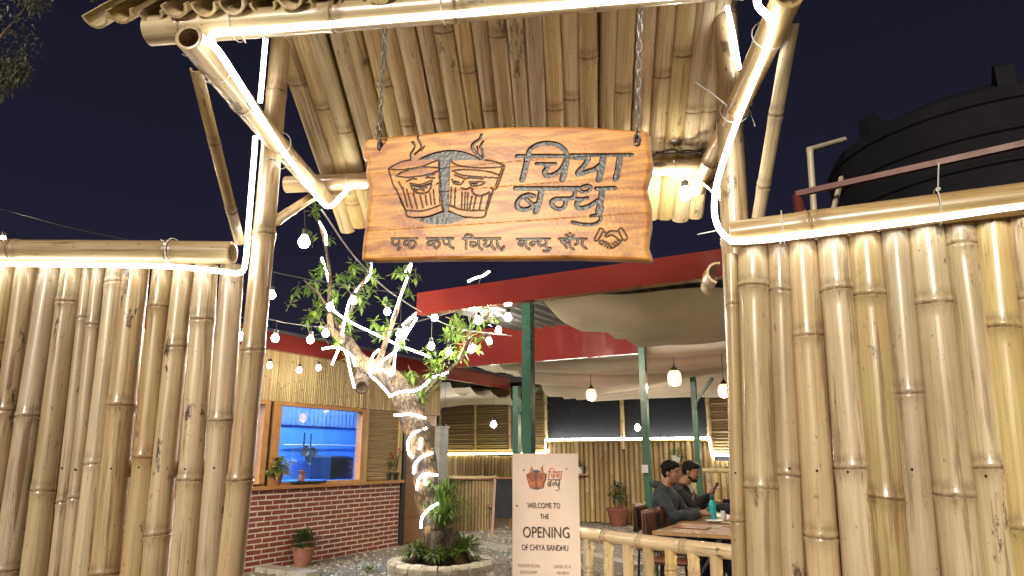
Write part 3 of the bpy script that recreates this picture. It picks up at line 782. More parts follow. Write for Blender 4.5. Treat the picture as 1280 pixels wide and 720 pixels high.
# round bamboo bar
rc = PZ(580, 660); rr_ = .62
bar = thing('round_bamboo_bar', rc, 'round bamboo bar counter behind the tree trunk', 'counter')
R = random.Random(9)
mb = MB(); mb.lathe([(rr_-.03, 0), (rr_-.03, .95)], 40, rc); mb.build('core', M_door, bar)
mb = MB()
for k in range(56):
    a = 2*math.pi*k/56; c = rc+Vector((math.cos(a)*rr_, math.sin(a)*rr_, 0)); q = R.uniform(.03, .038)
    nd = R.uniform(.2, .8); mb.tube([c, c+Vector((0,0,nd-.02)), c+Vector((0,0,nd)), c+Vector((0,0,nd+.02)), c+Vector((0,0,.93+R.uniform(0, .03)))], [q, q, q*1.1, q, q], 7, attr=[0, 0, 1, 0, 0])
mb.build('vertical_slats', M_slat_far, bar)['kind'] = 'stuff'
mb = MB(); mb.lathe([(.001, .95), (rr_+.08, .95), (rr_+.09, .97), (rr_+.08, .99), (.001, .99)], 40, rc); mb.build('bar_top', M_ply, bar)
# grey pillar
gp_ = P(548, 535, 12.4); mb = MB(); mb.box((gp_.x, gp_.y, gp_.z/2), (.26, .26, gp_.z), Matrix.Rotation(math.atan2(FD.y, FD.x), 3, 'Z'))
mb.box((gp_.x, gp_.y, gp_.z+.015), (.30, .30, .03), Matrix.Rotation(math.atan2(FD.y, FD.x), 3, 'Z'))
tag(mb.build('pillar', M_grey, smooth=False), 'pale grey square pillar standing behind the tree trunk', 'pillar')
# easel
ec = PZ(632, 668); ea = thing('chalkboard_easel', ec, 'brown wooden a-frame chalkboard standing left of the welcome banner', 'easel')
M_brownwood = simple('brown_wood', (.20, .085, .035), .45, nscale=10)
for sx_ in (-.24, .24):
    mb = MB(); mb.bar(ec+Vector((sx_, -.18, 0)), ec+Vector((sx_*.8, .0, 1.05)), .045, .025); mb.build('leg', M_brownwood, ea)
    mb = MB(); mb.bar(ec+Vector((sx_-.02, .28, 0)), ec+Vector((sx_*.8, .02, 1.03)), .04, .02); mb.build('leg', M_brownwood, ea)
mb = MB(); mb.bar(ec+Vector((0, -.13, .30)), ec+Vector((0, -.01, .98)), .40, .012); mb.build('chalkboard', M_dark, ea)
mb = MB(); mb.bar(ec+Vector((-.21, -.02, 1.0)), ec+Vector((.21, -.02, 1.0)), .05, .03); mb.build('top_bar', M_brownwood, ea)
# bench beside the bar
bc = PZ(618, 664); st_ = thing('low_bench', bc, 'dark low bench between the round bar and the easel', 'bench')
mb = MB(); mb.box(bc+Vector((0, .3, .45)), (.7, .35, .05)); mb.build('seat', M_brownwood, st_)
for x in (-.3, .3):
    for y in (.18, .42): mb = MB(); mb.box(bc+Vector((x, y, .21)), (.05, .05, .42)); mb.build('leg', M_brownwood, st_)
# potted ficus, wall shelf pot, switch box
R = random.Random(31)
c = PZ(773, 658); t_ = thing('potted_tree', c, 'leafy plant in large terracotta pot against the back wall', 'plant')
pot('pot', c, .15, .22, .36, simple('red_clay', (.22, .07, .045), .7), t_)
mb = MB(); mb.tube([c+Vector((0,0,.3)), c+Vector((.02,0,.6)), c+Vector((0,.02,.8))], .015, 6); mb.build('stem', M_bark, t_)
mb = MB(); bush(mb, c+Vector((0,0,.68)), (.20, .24), 200, .10, .04, R, -.8); mb.build('leaves', M_leaf_dark, t_)['kind'] = 'stuff'
for px, py, lab in ((728, 592, 'small white pot with plant on a shelf right of the welcome banner'), (848, 578, 'trailing plant in a small pot on the wall above the seated men')):
    c = FW.hit(px, py, .16); t_ = thing('wall_pot', c, lab, 'plant', 'small pots on the back wall')
    pot('pot', c, .07, .09, .14, M_white, t_)
    mb = MB(); mb.box(c-Vector((0,0,.02)), (.35, .2, .03)); mb.build('shelf', M_ply, t_)
    mb = MB(); bush(mb, c+Vector((0,0,.15)), (.15, .12), 70, .09, .035, R, -.3); mb.build('leaves', M_leaf_dark, t_)['kind'] = 'stuff'
sb = P(806, 586, 8.93); mb = MB(); mb.box(sb, (.08, .03, .10)); mb.box(sb+Vector((0, -.018, .01)), (.03, .012, .05))
tag(mb.build('switch_box', M_white), 'white switch box fixed to the green post behind the seated men', 'switch')

# ---- hanging lamps
def cable(pts, parent=None, r=.003): mb = MB(); mb.tube(pts, r, 5); return mb.build('cable', M_black, parent)
def mosaic_mat():
    m, t, b = mat('mosaic_glass'); t.nodes.remove(b); ob = N(t, 'ShaderNodeTexCoord').outputs['Object']
    v = N(t, 'ShaderNodeTexVoronoi'); t.links.new(ob, v.inputs['Vector']); v.inputs['Scale'].default_value = 22
    col = ramp(t, v.outputs['Distance'], [(.0, (1.0, .78, .60)), (.35, (1.0, .52, .32)), (.6, (.95, .34, .16))])
    e_ = N(t, 'ShaderNodeEmission'); t.links.new(col, e_.inputs[0]); e_.inputs[1].default_value = 2.6
    t.links.new(e_.outputs[0], t.nodes['Material Output'].inputs[0]); return m
M_mos = mosaic_mat(); M_lampglow = emit('lamp_glow', (1.0, .84, .66), 900)
def pendant(px, py, Y, s, lab):
    c = P(px, py, Y); o = thing('pendant_lamp', c, lab, 'lamp', 'mosaic glass pendant lamps')
    mb = MB(); prof = [(.055, -.085), (.072, -.05), (.075, 0), (.066, .05), (.045, .075)]
    mb.lathe([(r*s, z*s) for r, z in prof], 18, c); mb.build('shade', M_mos, o)
    mb = MB(); mb.lathe([(.046*s, .075*s), (.04*s, .09*s), (.012*s, .13*s), (.008, .16*s)], 14, c); mb.build('cap', M_black, o)
    mb = MB(); mb.ball(c-Vector((0,0,.062*s)), .030*s, 10, 6); mb.build('bulb', M_lampglow, o)
    cable([c+Vector((0,0,.15*s)), Vector((c.x, c.y, 2.92))], o, .005)
pendant(739, 493, 11.0, 1.1, 'mosaic pendant lamp left of the middle green post, smallest of three')
pendant(843, 472, 9.3, 1.25, 'mosaic pendant lamp right of the middle green post')
pendant(905, 488, 9.0, 1.05, 'mosaic pendant lamp partly behind the right gate post')
pendant(985, 476, 8.2, 1.15, 'extra mosaic pendant lamp added for light, unseen behind the right fence, nearer one')  # this and the next two pendants: unseen, added to brighten the pavilion
pendant(1010, 430, 6.6, 1.15, 'extra mosaic pendant lamp added for light, unseen behind the fence over the nearer table')
pendant(940, 500, 11.2, 1.15, 'extra mosaic pendant lamp added for light, unseen behind the gate post at the back')
def hang_bulb(px, py, Y, drop, lab, r=.03, parent=None, material=None, group='hanging light bulbs', top=None):
    c = P(px, py, Y); o = parent or thing('light_bulb', c, lab, 'light bulb', group)
    sub = o
    mb = MB(); mb.lathe([(.001, -r), (r*.6, -r*.82), (r, -r*.1), (r*.93, r*.3), (r*.55, r*.95), (r*.42, r*1.25)], 14, c)
    bo = mb.build('bulb', material or M_bulb, sub, True)
    m2 = MB(); m2.lathe([(r*.45, r*1.2), (r*.62, r*1.3), (r*.62, r*2.3), (r*.2, r*2.6), (.001, r*2.6)], 12, c)
    m2.build('socket', M_black, bo if parent else sub)
    m3 = MB(); m3.tube([c+Vector((0,0,r*2.5)), top or c+Vector((0,0,drop))], .0025, 4); m3.build('cable', M_black, bo if parent else sub)
    return c
hang_bulb(617, 531, 13.0, 1.0, 'bare bulb hanging before the back wall left of the near green post', .055, material=M_bulb_cool)
hang_bulb(556, 538, 13.0, .9, 'bare bulb hanging beside the grey pillar', .05, material=M_bulb_cool)
hang_bulb(797, 535, 12.2, 1.0, 'bare bulb hanging just left of the middle green post', .05)
hang_bulb(380, 303, 3.35, .2, 'large bare bulb hanging below the left end of the gate beam', .030, material=M_bulb, top=P(380, 258, 3.35))
hang_bulb(857, 243, 3.18, .1, 'large bare bulb hanging from the gate beam right of the sign', .030, material=M_bulb, top=P(853, 196, 3.2))
hang_bulb(3, 301, 5.0, .2, 'bare bulb on a cable at the far left above the fence', .03, top=P(3, 264, 5.0))
for px, py, lab in ((337, 457, 'bulb under the red fascia nearest the left gate post'), (374, 463, 'middle bulb under the red fascia of the kitchen hut'), (398, 460, 'right bulb under the red fascia of the kitchen hut')):
    q = VP(KW.p+KW.n*.42, KW.d).hit(px, py); hang_bulb(px, py, q.y, .2, lab, .035, material=M_bulb_dim, group='bulbs under the kitchen fascia', top=Vector((q.x, q.y, 2.80)))
# festoon strings
def festoon(pts, bulbs, lab, r=.034):
    pts3 = [P(*p) for p in pts]; pth = smooth_path(pts3, 8); o = thing('festoon_string', pts3[0], lab, 'string lights', 'festoon strings over the yard')
    mb = MB(); mb.tube(pth, .006, 5); mb.build('cable', M_grey if 'grey' in lab else M_black, o)
    for px, py in bulbs:
        best = min(pth, key=lambda q: abs((q.x/q.y)-(P(px, py, 5).x/5)))
        c = P(px, py, best.y); hang_bulb(px, py, best.y, 0, None, r, parent=o, top=Vector((c.x, best.y, best.z)))
festoon([(60, 392, 5.2), (200, 396, 5.6), (322, 398, 6.0), (360, 404, 6.3), (415, 410, 6.6), (480, 414, 6.8), (535, 398, 7.0), (640, 372, 6.0)], [(80, 412), (125, 414), (170, 416), (215, 418), (260, 420), (300, 421), (344, 423), (388, 425), (407, 417), (507, 414)], 'lower string of bulbs crossing before the kitchen fascia, with unseen left bulbs added for light')  # bulbs behind the left fence are unseen, added to brighten the yard
festoon([(322, 335, 6.0), (360, 344, 6.2), (420, 355, 6.4), (495, 366, 6.6), (545, 372, 6.7), (595, 376, 6.6), (660, 376, 6.0)], [(340, 369), (413, 384), (442, 376), (484, 390), (543, 397), (598, 401), (635, 397)], 'upper string of bulbs crossing before the red beam')
festoon([(402, 262, 3.5), (447, 325, 4.6), (495, 370, 5.8), (565, 408, 7.0), (640, 420, 7.5)], [(500, 418), (539, 433), (561, 441), (589, 437), (611, 427), (623, 413)], 'grey diagonal cable with bulbs sloping from the gate to the tree')
mb = MB(); mb.tube(smooth_path([P(-60, 250, 5.0), P(3, 262, 5.0), P(90, 285, 5.2), P(190, 306, 5.4), P(330, 337, 6.0)], 6), .005, 5)
tag(mb.build('cable', M_black), 'thin dark cable sagging above the left fence', 'cable')

# ================================================================== TREE in planter
TC = PZ(552, 697, .42); TY = TC.y
def T(px, py, dy=0.0): return P(px, py, TY+dy)
tree = thing('pruned_tree', (TC.x, TC.y, .3), 'pruned tree with thick leaning trunk wrapped in white light strips', 'tree')
trunk_px = [(552, 712, .24), (547, 690, .165), (541, 660, .125), (534, 620, .122), (529, 580, .135), (523, 545, .140), (514, 515, .135), (502, 490, .12), (486, 470, .105), (468, 460, .095), (452, 456, .085)]
pts = [T(x, y, 0.02*math.sin(i)) for i, (x, y, r) in enumerate(trunk_px)]; rad = [r for *_, r in trunk_px]
def bark_tube(mb, pts, rad, n=18, seed=0, amp=.12):
    b0 = len(mb.v); sm = smooth_path(pts, 5); rr = []
    for i in range(len(pts)-1):
        for j in range(5): rr.append(rad[i]+(rad[i+1]-rad[i])*j/5)
    rr.append(rad[-1]); mb.tube(sm, rr, n)
    for i in range(b0, len(mb.v)):
        v = mb.v[i]; k = (i-b0)//n; c = sm[min(k, len(sm)-1)]
        d = v-c; f = 1+amp*(noise.noise(v*7+Vector((seed, 0, 0)))+.5*noise.noise(v*19)); mb.v[i] = c+d*f
mb = MB(); bark_tube(mb, pts, rad, 22, 1, .22)
# root flare
for k in range(6):
    a = k*1.05+.3; c = TC+Vector((0, 0, 0)); bark_tube(mb, [c+Vector((math.cos(a)*.08, math.sin(a)*.08, .22)), c+Vector((math.cos(a)*.2, math.sin(a)*.2, .05)), c+Vector((math.cos(a)*.34, math.sin(a)*.34, -.08))], [.09, .07, .03], 10, k)
mb.build('trunk', M_bark, tree, True)
limbs = [
 [(458, 458, .085), (445, 445, .085), (432, 425, .07), (424, 412, .05)],
 [(455, 458, .08), (455, 466, .085), (452, 478, .075)],
 [(430, 428, .045), (414, 410, .03), (412, 380, .022), (412, 340, .018), (405, 300, .015), (396, 268, .010)],
 [(432, 424, .035), (418, 400, .020), (400, 370, .014), (380, 350, .009)],
 [(424, 412, .03), (436, 396, .02), (446, 370, .018), (458, 345, .012), (464, 330, .009)],
 [(470, 460, .05), (478, 440, .03), (484, 420, .026), (494, 395, .022), (503, 365, .017), (514, 335, .012)],
 [(480, 462, .035), (492, 440, .022), (505, 415, .016), (520, 392, .010)],
 [(506, 492, .05), (535, 482, .03), (556, 468, .024), (573, 450, .02), (584, 425, .015), (592, 398, .011), (597, 382, .008)],
 [(515, 505, .035), (528, 495, .022), (548, 472, .012), (556, 455, .008)],
 [(592, 398, .012), (606, 392, .009), (618, 388, .006)],
 [(594, 392, .010), (597, 368, .008), (600, 350, .007), (606, 338, .005)],
]
tips = []
for k, lb in enumerate(limbs):
    mb = MB(); pp = [T(x, y, (.0 if i == 0 else .12*math.sin(k*2.1+i*.6))) for i, (x, y, r) in enumerate(lb)]
    bark_tube(mb, pp, [r for *_, r in lb], 12, k+3, .18); mb.build('branch', M_bark, tree, True)
# cut stub face
mb = MB(); q0 = T(452, 484, -.085); mb.lathe([(.001, -.03), (.045, -.02), (.058, .006), (.075, 0), (.078, -.03)], 16, q0, tuple((Vector((.15, -.85, -.45))).normalized())); mb.build('cut_face', simple('old_cut', (.07, .05, .038), .9, nscale=30, bmp=.6), tree)
R = random.Random(77)
lm = MB(); tw = MB()
clusters = [(392, 262, 10, 8), (386, 290, 6, 7), (412, 300, 5, 6), (399, 340, 12, 9), (382, 358, 14, 10), (372, 372, 10, 8), (395, 380, 12, 9), (390, 400, 13, 9), (410, 390, 10, 8), (418, 366, 12, 8), (430, 350, 9, 8), (440, 342, 12, 8),
            (452, 340, 12, 9), (466, 342, 8, 7), (455, 362, 13, 9), (448, 380, 12, 9), (430, 395, 12, 9), (434, 415, 14, 9), (422, 430, 8, 6), (436, 440, 7, 6), (500, 338, 12, 8), (512, 345, 12, 8), (510, 365, 10, 7), (486, 380, 8, 6), (484, 408, 12, 8),
            (478, 420, 8, 7), (496, 432, 9, 7), (470, 410, 8, 6), (575, 395, 14, 10), (590, 385, 16, 10), (568, 412, 16, 10), (600, 395, 14, 9), (584, 412, 18, 11), (560, 430, 16, 10), (548, 448, 18, 11), (574, 440, 15, 10), (556, 462, 15, 10),
            (540, 468, 12, 8), (512, 470, 12, 7), (506, 478, 10, 6), (528, 490, 12, 8), (520, 500, 8, 6), (616, 392, 10, 7), (596, 430, 12, 9), (405, 415, 10, 7), (610, 380, 8, 7)]
for (x, y, n, sp) in clusters:
    for q in range(max(1, n//4)):
        c = T(x+R.uniform(-sp, sp), y+R.uniform(-sp, sp), R.uniform(-.25, .25)); ax = (rdir(R)+Vector((0, 0, .3))).normalized()
        base = c-ax*.16
        tw.tube([base, c], [.004, .002], 4)
        for k in range(11):
            d = (rdir(R)+ax*.6).normalized(); leaf(lm, base.lerp(c, R.uniform(.3, 1)), d, R.uniform(.08, .13), R.uniform(.030, .044), droop=.15)
lm.build('leaves', M_leaf, tree)['kind'] = 'stuff'; tw.build('twigs', M_bark, tree)['kind'] = 'stuff'
# light strips wound on the tree
def tstrip(pl, lab, dy=-.16, r=.0112):
    strip([T(x, y, dy if len(p_) == 0 else p_[0]) for x, y, *p_ in pl], r, M_led_tree, lab, group='white strip lights wound on the tree')
tstrip([(488, 346-8, .0), (506, 340, 0), (514, 330, -.02), (508, 350, -.02), (500, 372, -.02), (491, 398, -.02), (480, 430, -.02)][1:], 'short light strip on the upright twig under the sign', -.04)
tstrip([(399, 277, -.02), (407, 292, -.02), (408, 306, -.02)], 'topmost short light strip on the left twig', 0)
tstrip([(402, 322, -.02), (409, 343, -.02), (413, 362, -.02)], 'second light strip down the left twig', 0)
tstrip([(409, 380, -.05), (430, 398, -.06), (470, 418, -.1), (500, 432, -.1), (538, 446, -.1)], 'long straight light strip running from the left twig to the right', 0)
tstrip([(464, 329, 0), (462, 345, 0), (440, 370, 0), (432, 395, 0), (425, 430, -.06), (415, 456, -.08)], 'light strip hanging down the left branch', 0)
tstrip([(403, 436, -.08), (420, 434, -.12), (432, 440, -.12), (438, 465, -.12), (443, 485, -.12)], 'light strip looped over the sawn branch stub', 0)
tstrip([(426, 435, -.1), (440, 445, -.12), (444, 458, -.12)], 'short curved strip beside the sawn stub', 0)
tstrip([(528, 386, -.05), (515, 396, -.05), (500, 412, -.08), (494, 440, -.1), (491, 468, -.12), (478, 462, -.13), (462, 467, -.13), (475, 480, -.13), (488, 495, -.14)], 'bent light strip crossing the top of the trunk', 0)
tstrip([(460, 466, -.12), (480, 450, -.12), (497, 436, -.1), (510, 415, -.08), (521, 397, -.05)], 'diagonal light strip between the upright branches', 0)
tstrip([(461, 463, -.12), (466, 445, -.12), (474, 437, -.12)], 'tiny light strip at the fork', 0)
tstrip([(486, 496, -.15), (500, 490, -.15), (520, 488, -.13), (532, 480, -.08), (540, 472, -.05), (560, 465, -.05), (572, 450, -.05), (581, 432, -.05), (586, 418, -.04), (592, 400, -.03), (598, 385, -.02)], 'light strip running out along the right branch', 0)
tstrip([(493, 519, -.14), (515, 518, -.17), (532, 523, -.12)], 'strip band across the trunk below the fork', 0)
tstrip([(533, 535, -.12), (518, 541, -.17), (510, 552, -.16), (511, 566, -.16), (516, 572, -.14)], 'second strip band curling round the trunk', 0)
tstrip([(527, 548, -.17), (524, 562, -.17)], 'small strip dash between the trunk bands', 0)
tstrip([(541, 566, -.12), (526, 572, -.17), (518, 582, -.16), (517, 592, -.14)], 'third strip band on the trunk', 0)
tstrip([(547, 594, -.12), (530, 593, -.17), (523, 600, -.17), (521, 612, -.15)], 'fourth strip band on the trunk', 0)
tstrip([(531, 592, -.18), (532, 606, -.18)], 'short vertical dash of strip on the mid trunk', 0)
tstrip([(549, 629, -.13), (538, 635, -.18), (528, 646, -.17), (526, 660, -.15)], 'lowest strip band on the trunk above the planter', 0)
tstrip([(572+13, 352, .0), (593, 348, 0), (603, 345, 0), (612, 339, 0)], 'small tangle of light strip on a twig before the red beam', 0, .012)
# planter: ring of whitewashed stones
PR = .52
plr = thing('stone_planter', (TC.x, TC.y, 0), 'round whitewashed stone planter around the tree foot', 'planter')
R = random.Random(4)
mb = MB(); mb.lathe([(PR-.10, 0), (PR-.10, .40)], 32, (TC.x, TC.y, 0)); mb.lathe([(PR-.02, 0), (PR-.02, .38)], 32, (TC.x, TC.y, 0)); mb.build('mortar_core', M_mortar, plr)
for row in range(4):
    n = 20; z0 = row*.103; a = R.uniform(0, .3); end = a+2*math.pi
    while a < end-.1:
        da = min(R.uniform(.22, .42), end-a); h = .096+R.uniform(-.008, .006)
        mb = MB(); vs = []; fs = []; ro = PR+R.uniform(-.012, .015); ri = PR-.12
        m_ = 4
        for i in range(m_+1):
            an = a+.012+(da-.024)*i/m_
            for (rr, zz) in ((ri, z0), (ro-.012, z0+.004), (ro, z0+h*.3), (ro+R.uniform(-.006, .006), z0+h*.75), (ro-.02, z0+h), (ri, z0+h)):
                vs.append((TC.x+rr*math.cos(an), TC.y+rr*math.sin(an), zz+R.uniform(-.004, .004)))
        for i in range(m_):
            for k in range(6): k2 = (k+1) % 6; fs.append((i*6+k, (i+1)*6+k, (i+1)*6+k2, i*6+k2))
        fs += [tuple(range(6)), tuple(m_*6+k for k in range(5, -1, -1))]
        mb.add(vs, fs); mb.build('stone', M_stone, plr, 30); a += da
mb = MB(); mb.lathe([(PR-.11, .37), (.001, .40)], 24, (TC.x, TC.y, 0)); mb.build('soil', M_soil, plr)
# plants in planter
def tuft(px, py, z, n, L, lab, R, tilt=(0, 0, 0), dy=0):
    c = P(px, py, TY+dy); t_ = thing('spiky_plant', c, lab, 'plant', 'spiky plants at the tree foot'); mb = MB()
    for k in range(n):
        d = (rdir(R, .25, 1)+Vector(tilt)).normalized(); l = L*R.uniform(.6, 1.1); s_ = d.cross(Vector((0,0,1))).normalized()*.014
        p0 = c; p1 = c+d*l*.5; p2 = c+d*l*.85-Vector((0,0,l*.10)); p3 = c+Vector((d.x, d.y, d.z*.6))*l*1.08-Vector((0,0,l*.14))
        mb.add([p0-s_*.6, p0+s_*.6, p1+s_, p1-s_, p2+s_*.6, p2-s_*.6, p3], [(0,1,2,3), (3,2,4,5), (5,4,6)])
    mb.build('leaves', M_leaf, t_)['kind'] = 'stuff'
R = random.Random(14)
tuft(551, 662, 0, 70, .52, 'tall bright green spiky plant leaning on the trunk above the planter', R, (.35, -.3, .4), -.16)
tuft(552, 628, 0, 40, .38, 'upper spiky tuft growing out of the trunk side', R, (.6, -.2, .3), -.05)
for px, py, rad, n, lab in ((519, 690, .13, 130, 'leafy bush at the left side of the planter'), (580, 688, .20, 240, 'larger leafy bush at the right side of the planter'), (546, 696, .10, 80, 'small leafy bush at the front middle of the planter')):
    c = P(px, py, TY-.28 if px == 546 else TY-.1); t_ = thing('leafy_bush', c, lab, 'plant', 'leafy bushes in the planter')
    mb = MB(); bush(mb, c, (rad, rad*.6), n, .09, .028, R, -.2); mb.build('leaves', M_leaf, t_)['kind'] = 'stuff'
c = PZ(461, 716); t_ = thing('ground_weed', c, 'small green weed growing in the gravel before the brick wall', 'plant')
mb = MB(); bush(mb, c, (.10, .10), 60, .08, .022, R, .1); mb.build('leaves', M_leaf, t_)['kind'] = 'stuff'

# ================================================================== BANNER, RAILING, TABLES
BY = 5.35
bl_, br_ = P(640.5, 567, BY), P(722.5, 567, BY-.06)
ban = thing('welcome_banner', (( bl_.x+br_.x)/2, BY, 0), 'tall pale peach welcome banner standing before the green post', 'banner')
BP = VP((bl_.x, bl_.y), (br_.x-bl_.x, br_.y-bl_.y)); bw_ = (br_-bl_).length; bt = bl_.z
M_ban = simple('banner_vinyl', (.80, .65, .55), .5, nscale=2.2, c2=(.74, .58, .48))
mb = MB(); na, nz = 10, 24; vs = []; fs = []
for side in (0, 1):
    for j in range(nz+1):
        for i in range(na+1):
            z = .03+(bt-.03)*j/nz; a = bw_*i/na
            vs.append(BP.pt(a, z, .004*math.sin(z*4+a*3)-(.002 if side else 0)))
for side in (0, 1):
    o_ = side*(nz+1)*(na+1)
    for j in range(nz):
        for i in range(na):
            q = (o_+j*(na+1)+i, o_+j*(na+1)+i+1, o_+(j+1)*(na+1)+i+1, o_+(j+1)*(na+1)+i); fs.append(q if not side else q[::-1])
mb.add(vs, fs); mb.build('banner_sheet', M_ban, ban, True)
mb = MB(); mb.bar(BP.pt(.01, .05, -.03), BP.pt(bw_/2, bt*.55, -.10), .012, .012); mb.bar(BP.pt(bw_-.01, .05, -.03), BP.pt(bw_/2, bt*.55, -.10), .012, .012)
mb.bar(BP.pt(.01, bt-.01, -.006), BP.pt(bw_/2, bt*.55, -.10), .008, .008); mb.bar(BP.pt(bw_-.01, bt-.01, -.006), BP.pt(bw_/2, bt*.55, -.10), .008, .008)
mb.bar(BP.pt(bw_/2, bt*.55, -.10), BP.pt(bw_/2, 0, -.45), .014, .014); mb.build('stand_frame', M_black, ban)
M_ink = simple('banner_ink', (.05, .04, .035), .5); M_orange = simple('banner_orange', (.62, .16, .05), .5); M_ink2 = simple('banner_faint_ink', (.36, .25, .19), .5)
def text_on(pl, s_, px, py, hpx, material, parent, wpx=None, name='lettering', off=.0075, thin=-.0):
    cu = bpy.data.curves.new('t', 'FONT'); cu.body = s_; cu.align_x = 'CENTER'; cu.size = 1; cu.offset = thin; cu.resolution_u = 3
    to = bpy.data.objects.new('t', cu); me = bpy.data.meshes.new_from_object(to); bpy.data.objects.remove(to); bpy.data.curves.remove(cu)
    xs = [v.co.x for v in me.vertices]; ys = [v.co.y for v in me.vertices]
    a, z = pl.sz(px, py); a1, z1_ = pl.sz(px, py-hpx); sc_ = abs(z1_-z)/.73
    scx = sc_ if wpx is None else (pl.sz(px+wpx/2, py)[0]-pl.sz(px-wpx/2, py)[0])/(max(xs)-min(xs)); mx = (max(xs)+min(xs))/2
    vs = [pl.pt(a+(v.co.x-mx)*scx, z+v.co.y*sc_, off) for v in me.vertices]; m2 = MB(); m2.add(vs, [tuple(p.vertices) for p in me.polygons])
    bpy.data.meshes.remove(me); return m2.build(name, material, parent, False)
text_on(BP, 'WELCOME TO', 679.5, 635, 7.0, M_ink, ban, 41)
text_on(BP, 'THE', 680.5, 648.5, 6.6, M_ink, ban, 11)
text_on(BP, 'OPENING', 682.5, 672, 14.5, M_ink, ban, 58)
text_on(BP, 'OF CHIYA BANDHU', 681, 688, 7.8, M_ink, ban, 58)
text_on(BP, 'FOLLOW US ON', 661, 709, 4.2, M_ink2, ban, 26); text_on(BP, 'INSTAGRAM', 661, 717, 4.2, M_ink2, ban, 21)
text_on(BP, 'LEAVE US A', 703, 710, 4.2, M_ink2, ban, 21); text_on(BP, 'REVIEW', 704, 718, 4.2, M_ink2, ban, 15)

# strokes of the sign, all in photograph pixels: (points, width px)
def cv(pts, sx, sy, k): return [(sx+x/k, sy+y/k) for x, y in pts]
A_ = lambda p: cv(p, 640, 175, 8.0)
BIG1 = [(A_([(50,160),(300,158),(580,160)]),4.4),(A_([(590,152),(900,150),(1200,148)]),4.2),
 (A_([(165,150),(170,110),(210,70),(270,42),(340,30),(420,36),(480,60),(530,105),(552,165)]),5.4),
 (A_([(155,165),(130,290),(103,395)]),6.6),
 (A_([(245,235),(340,238),(435,236)]),3.6),(A_([(340,245),(355,270),(325,315),(345,352),(400,350),(460,320),(505,270),(535,210)]),5.2),(A_([(552,165),(530,280),(505,395)]),6.8),
 (A_([(610,170),(680,180),(760,175)]),5.0),(A_([(765,190),(715,260),(660,320),(675,340),(760,312),(830,290),(890,240)]),5.6),(A_([(915,160),(895,280),(870,395)]),7.2),
 (A_([(1080,160),(1065,270),(1038,390)]),6.6)]
B_ = lambda p: cv(p, 620, 250, 6.095)
BIG2 = [(A_([(35,482),(350,484),(660,482)]),5.2),(A_([(670,490),(700,470),(745,455),(785,465),(775,500),(720,520),(680,505)]),3.6),(A_([(845,485),(930,482),(1025,478)]),4.6),
 (A_([(215,560),(160,545),(90,575),(50,630),(60,675),(115,695),(180,680),(235,640)]),5.0),(A_([(140,585),(180,620),(225,660)]),4.2),(A_([(295,500),(270,620),(238,715)]),6.4),
 (A_([(635,500),(625,545),(600,580),(500,585),(430,590),(395,625),(420,670),(480,690),(525,660),(540,600)]),4.6),
 (A_([(630,585),(690,590),(755,580)]),3.6),(A_([(690,595),(650,630),(655,670),(700,680),(770,660),(860,605)]),5.2),(A_([(905,490),(885,620),(862,715)])+B_([(800,60),(785,105)]),6.4),
 (B_([(585,168),(640,182),(725,188),(785,165),(800,130),(770,115),(725,122)]),3.4)]
S_ = lambda p: cv(p, 480, 280, 8.0)
T_ = lambda p: cv(p, 630, 275, 7.53)
SMALL = [S_(p) for p in ([(75,145),(330,145)],[(92,150),(84,180),(97,205),(125,212),(150,190),(156,150)],[(125,212),(155,240),(140,258)],
 [(250,145),(255,235)],[(250,172),(215,172),(200,192),(218,212),(250,200)],[(252,180),(290,170),(315,190),(305,222),(278,245)],
 [(430,145),(690,145)],[(495,145),(500,220),(525,245)],[(495,172),(452,175),(435,195),(455,212),(492,203)],[(500,180),(540,175),(557,197),(545,225)],
 [(600,150),(600,190),(625,207),(652,195)],[(655,145),(655,215),(695,243)],
 [(790,145),(1160,145)],[(818,145),(812,118),(840,105),(880,122),(892,145)],[(820,145),(822,245)],[(868,182),(912,185)],[(890,187),(865,212),(890,225),(930,210),(945,190)],[(945,145),(950,220),(977,250)],
 [(1000,165),(1025,170),(1015,198),(1000,213),(1030,225),(1072,205)],[(1075,145),(1075,215),(1107,250)],[(1130,145),(1135,215),(1165,248)],[(1197,228),(1180,262)])]
SMALL += [T_(p) for p in ([(125,178),(430,178)],[(205,205),(160,200),(140,223),(165,243),(207,230)],[(165,215),(198,237)],[(205,180),(210,250),(240,275)],
 [(278,178),(280,215)],[(320,212),(265,212),(247,225),(262,242),(282,232)],[(318,188),(342,200),(325,222),(350,243),(393,232)],[(395,180),(398,250),(420,268),(437,265)],[(437,268),(408,296),(378,290)],
 [(520,178),(775,178)],[(540,195),(575,200),(562,215),(540,205)],[(562,215),(592,262)],[(562,217),(620,215)],[(620,180),(622,250),(657,275)],[(588,142),(603,160),(620,164),(640,160),(655,143)],[(620,125),(621,127)],
 [(692,180),(692,222),(670,232)],[(735,180),(740,240),(778,270)])]
HAND = [T_(p) for p in ([(903,80),(935,95),(885,190),(855,180),(903,80)],[(1075,95),(1110,80),(1160,165),(1125,190),(1075,95)],[(935,103),(965,122),(1000,105),(1070,105)],[(1000,108),(960,138),(965,160),(1010,142),(1050,160),(1095,195)],
 [(888,190),(905,205),(900,220),(925,235)],[(905,205),(925,190),(938,203),(922,232)],[(925,235),(955,205),(968,215),(948,248)],[(948,248),(980,222),(992,232),(970,262)],[(970,262),(1000,240),(1012,250),(995,268)],
 [(995,268),(1030,262),(1050,245),(1020,220)],[(1050,245),(1078,232),(1045,205)],[(1078,232),(1098,205),(1070,190)],[(1095,197),(1125,188)])]
E_ = lambda p: cv(p, 475, 165, 6.0)
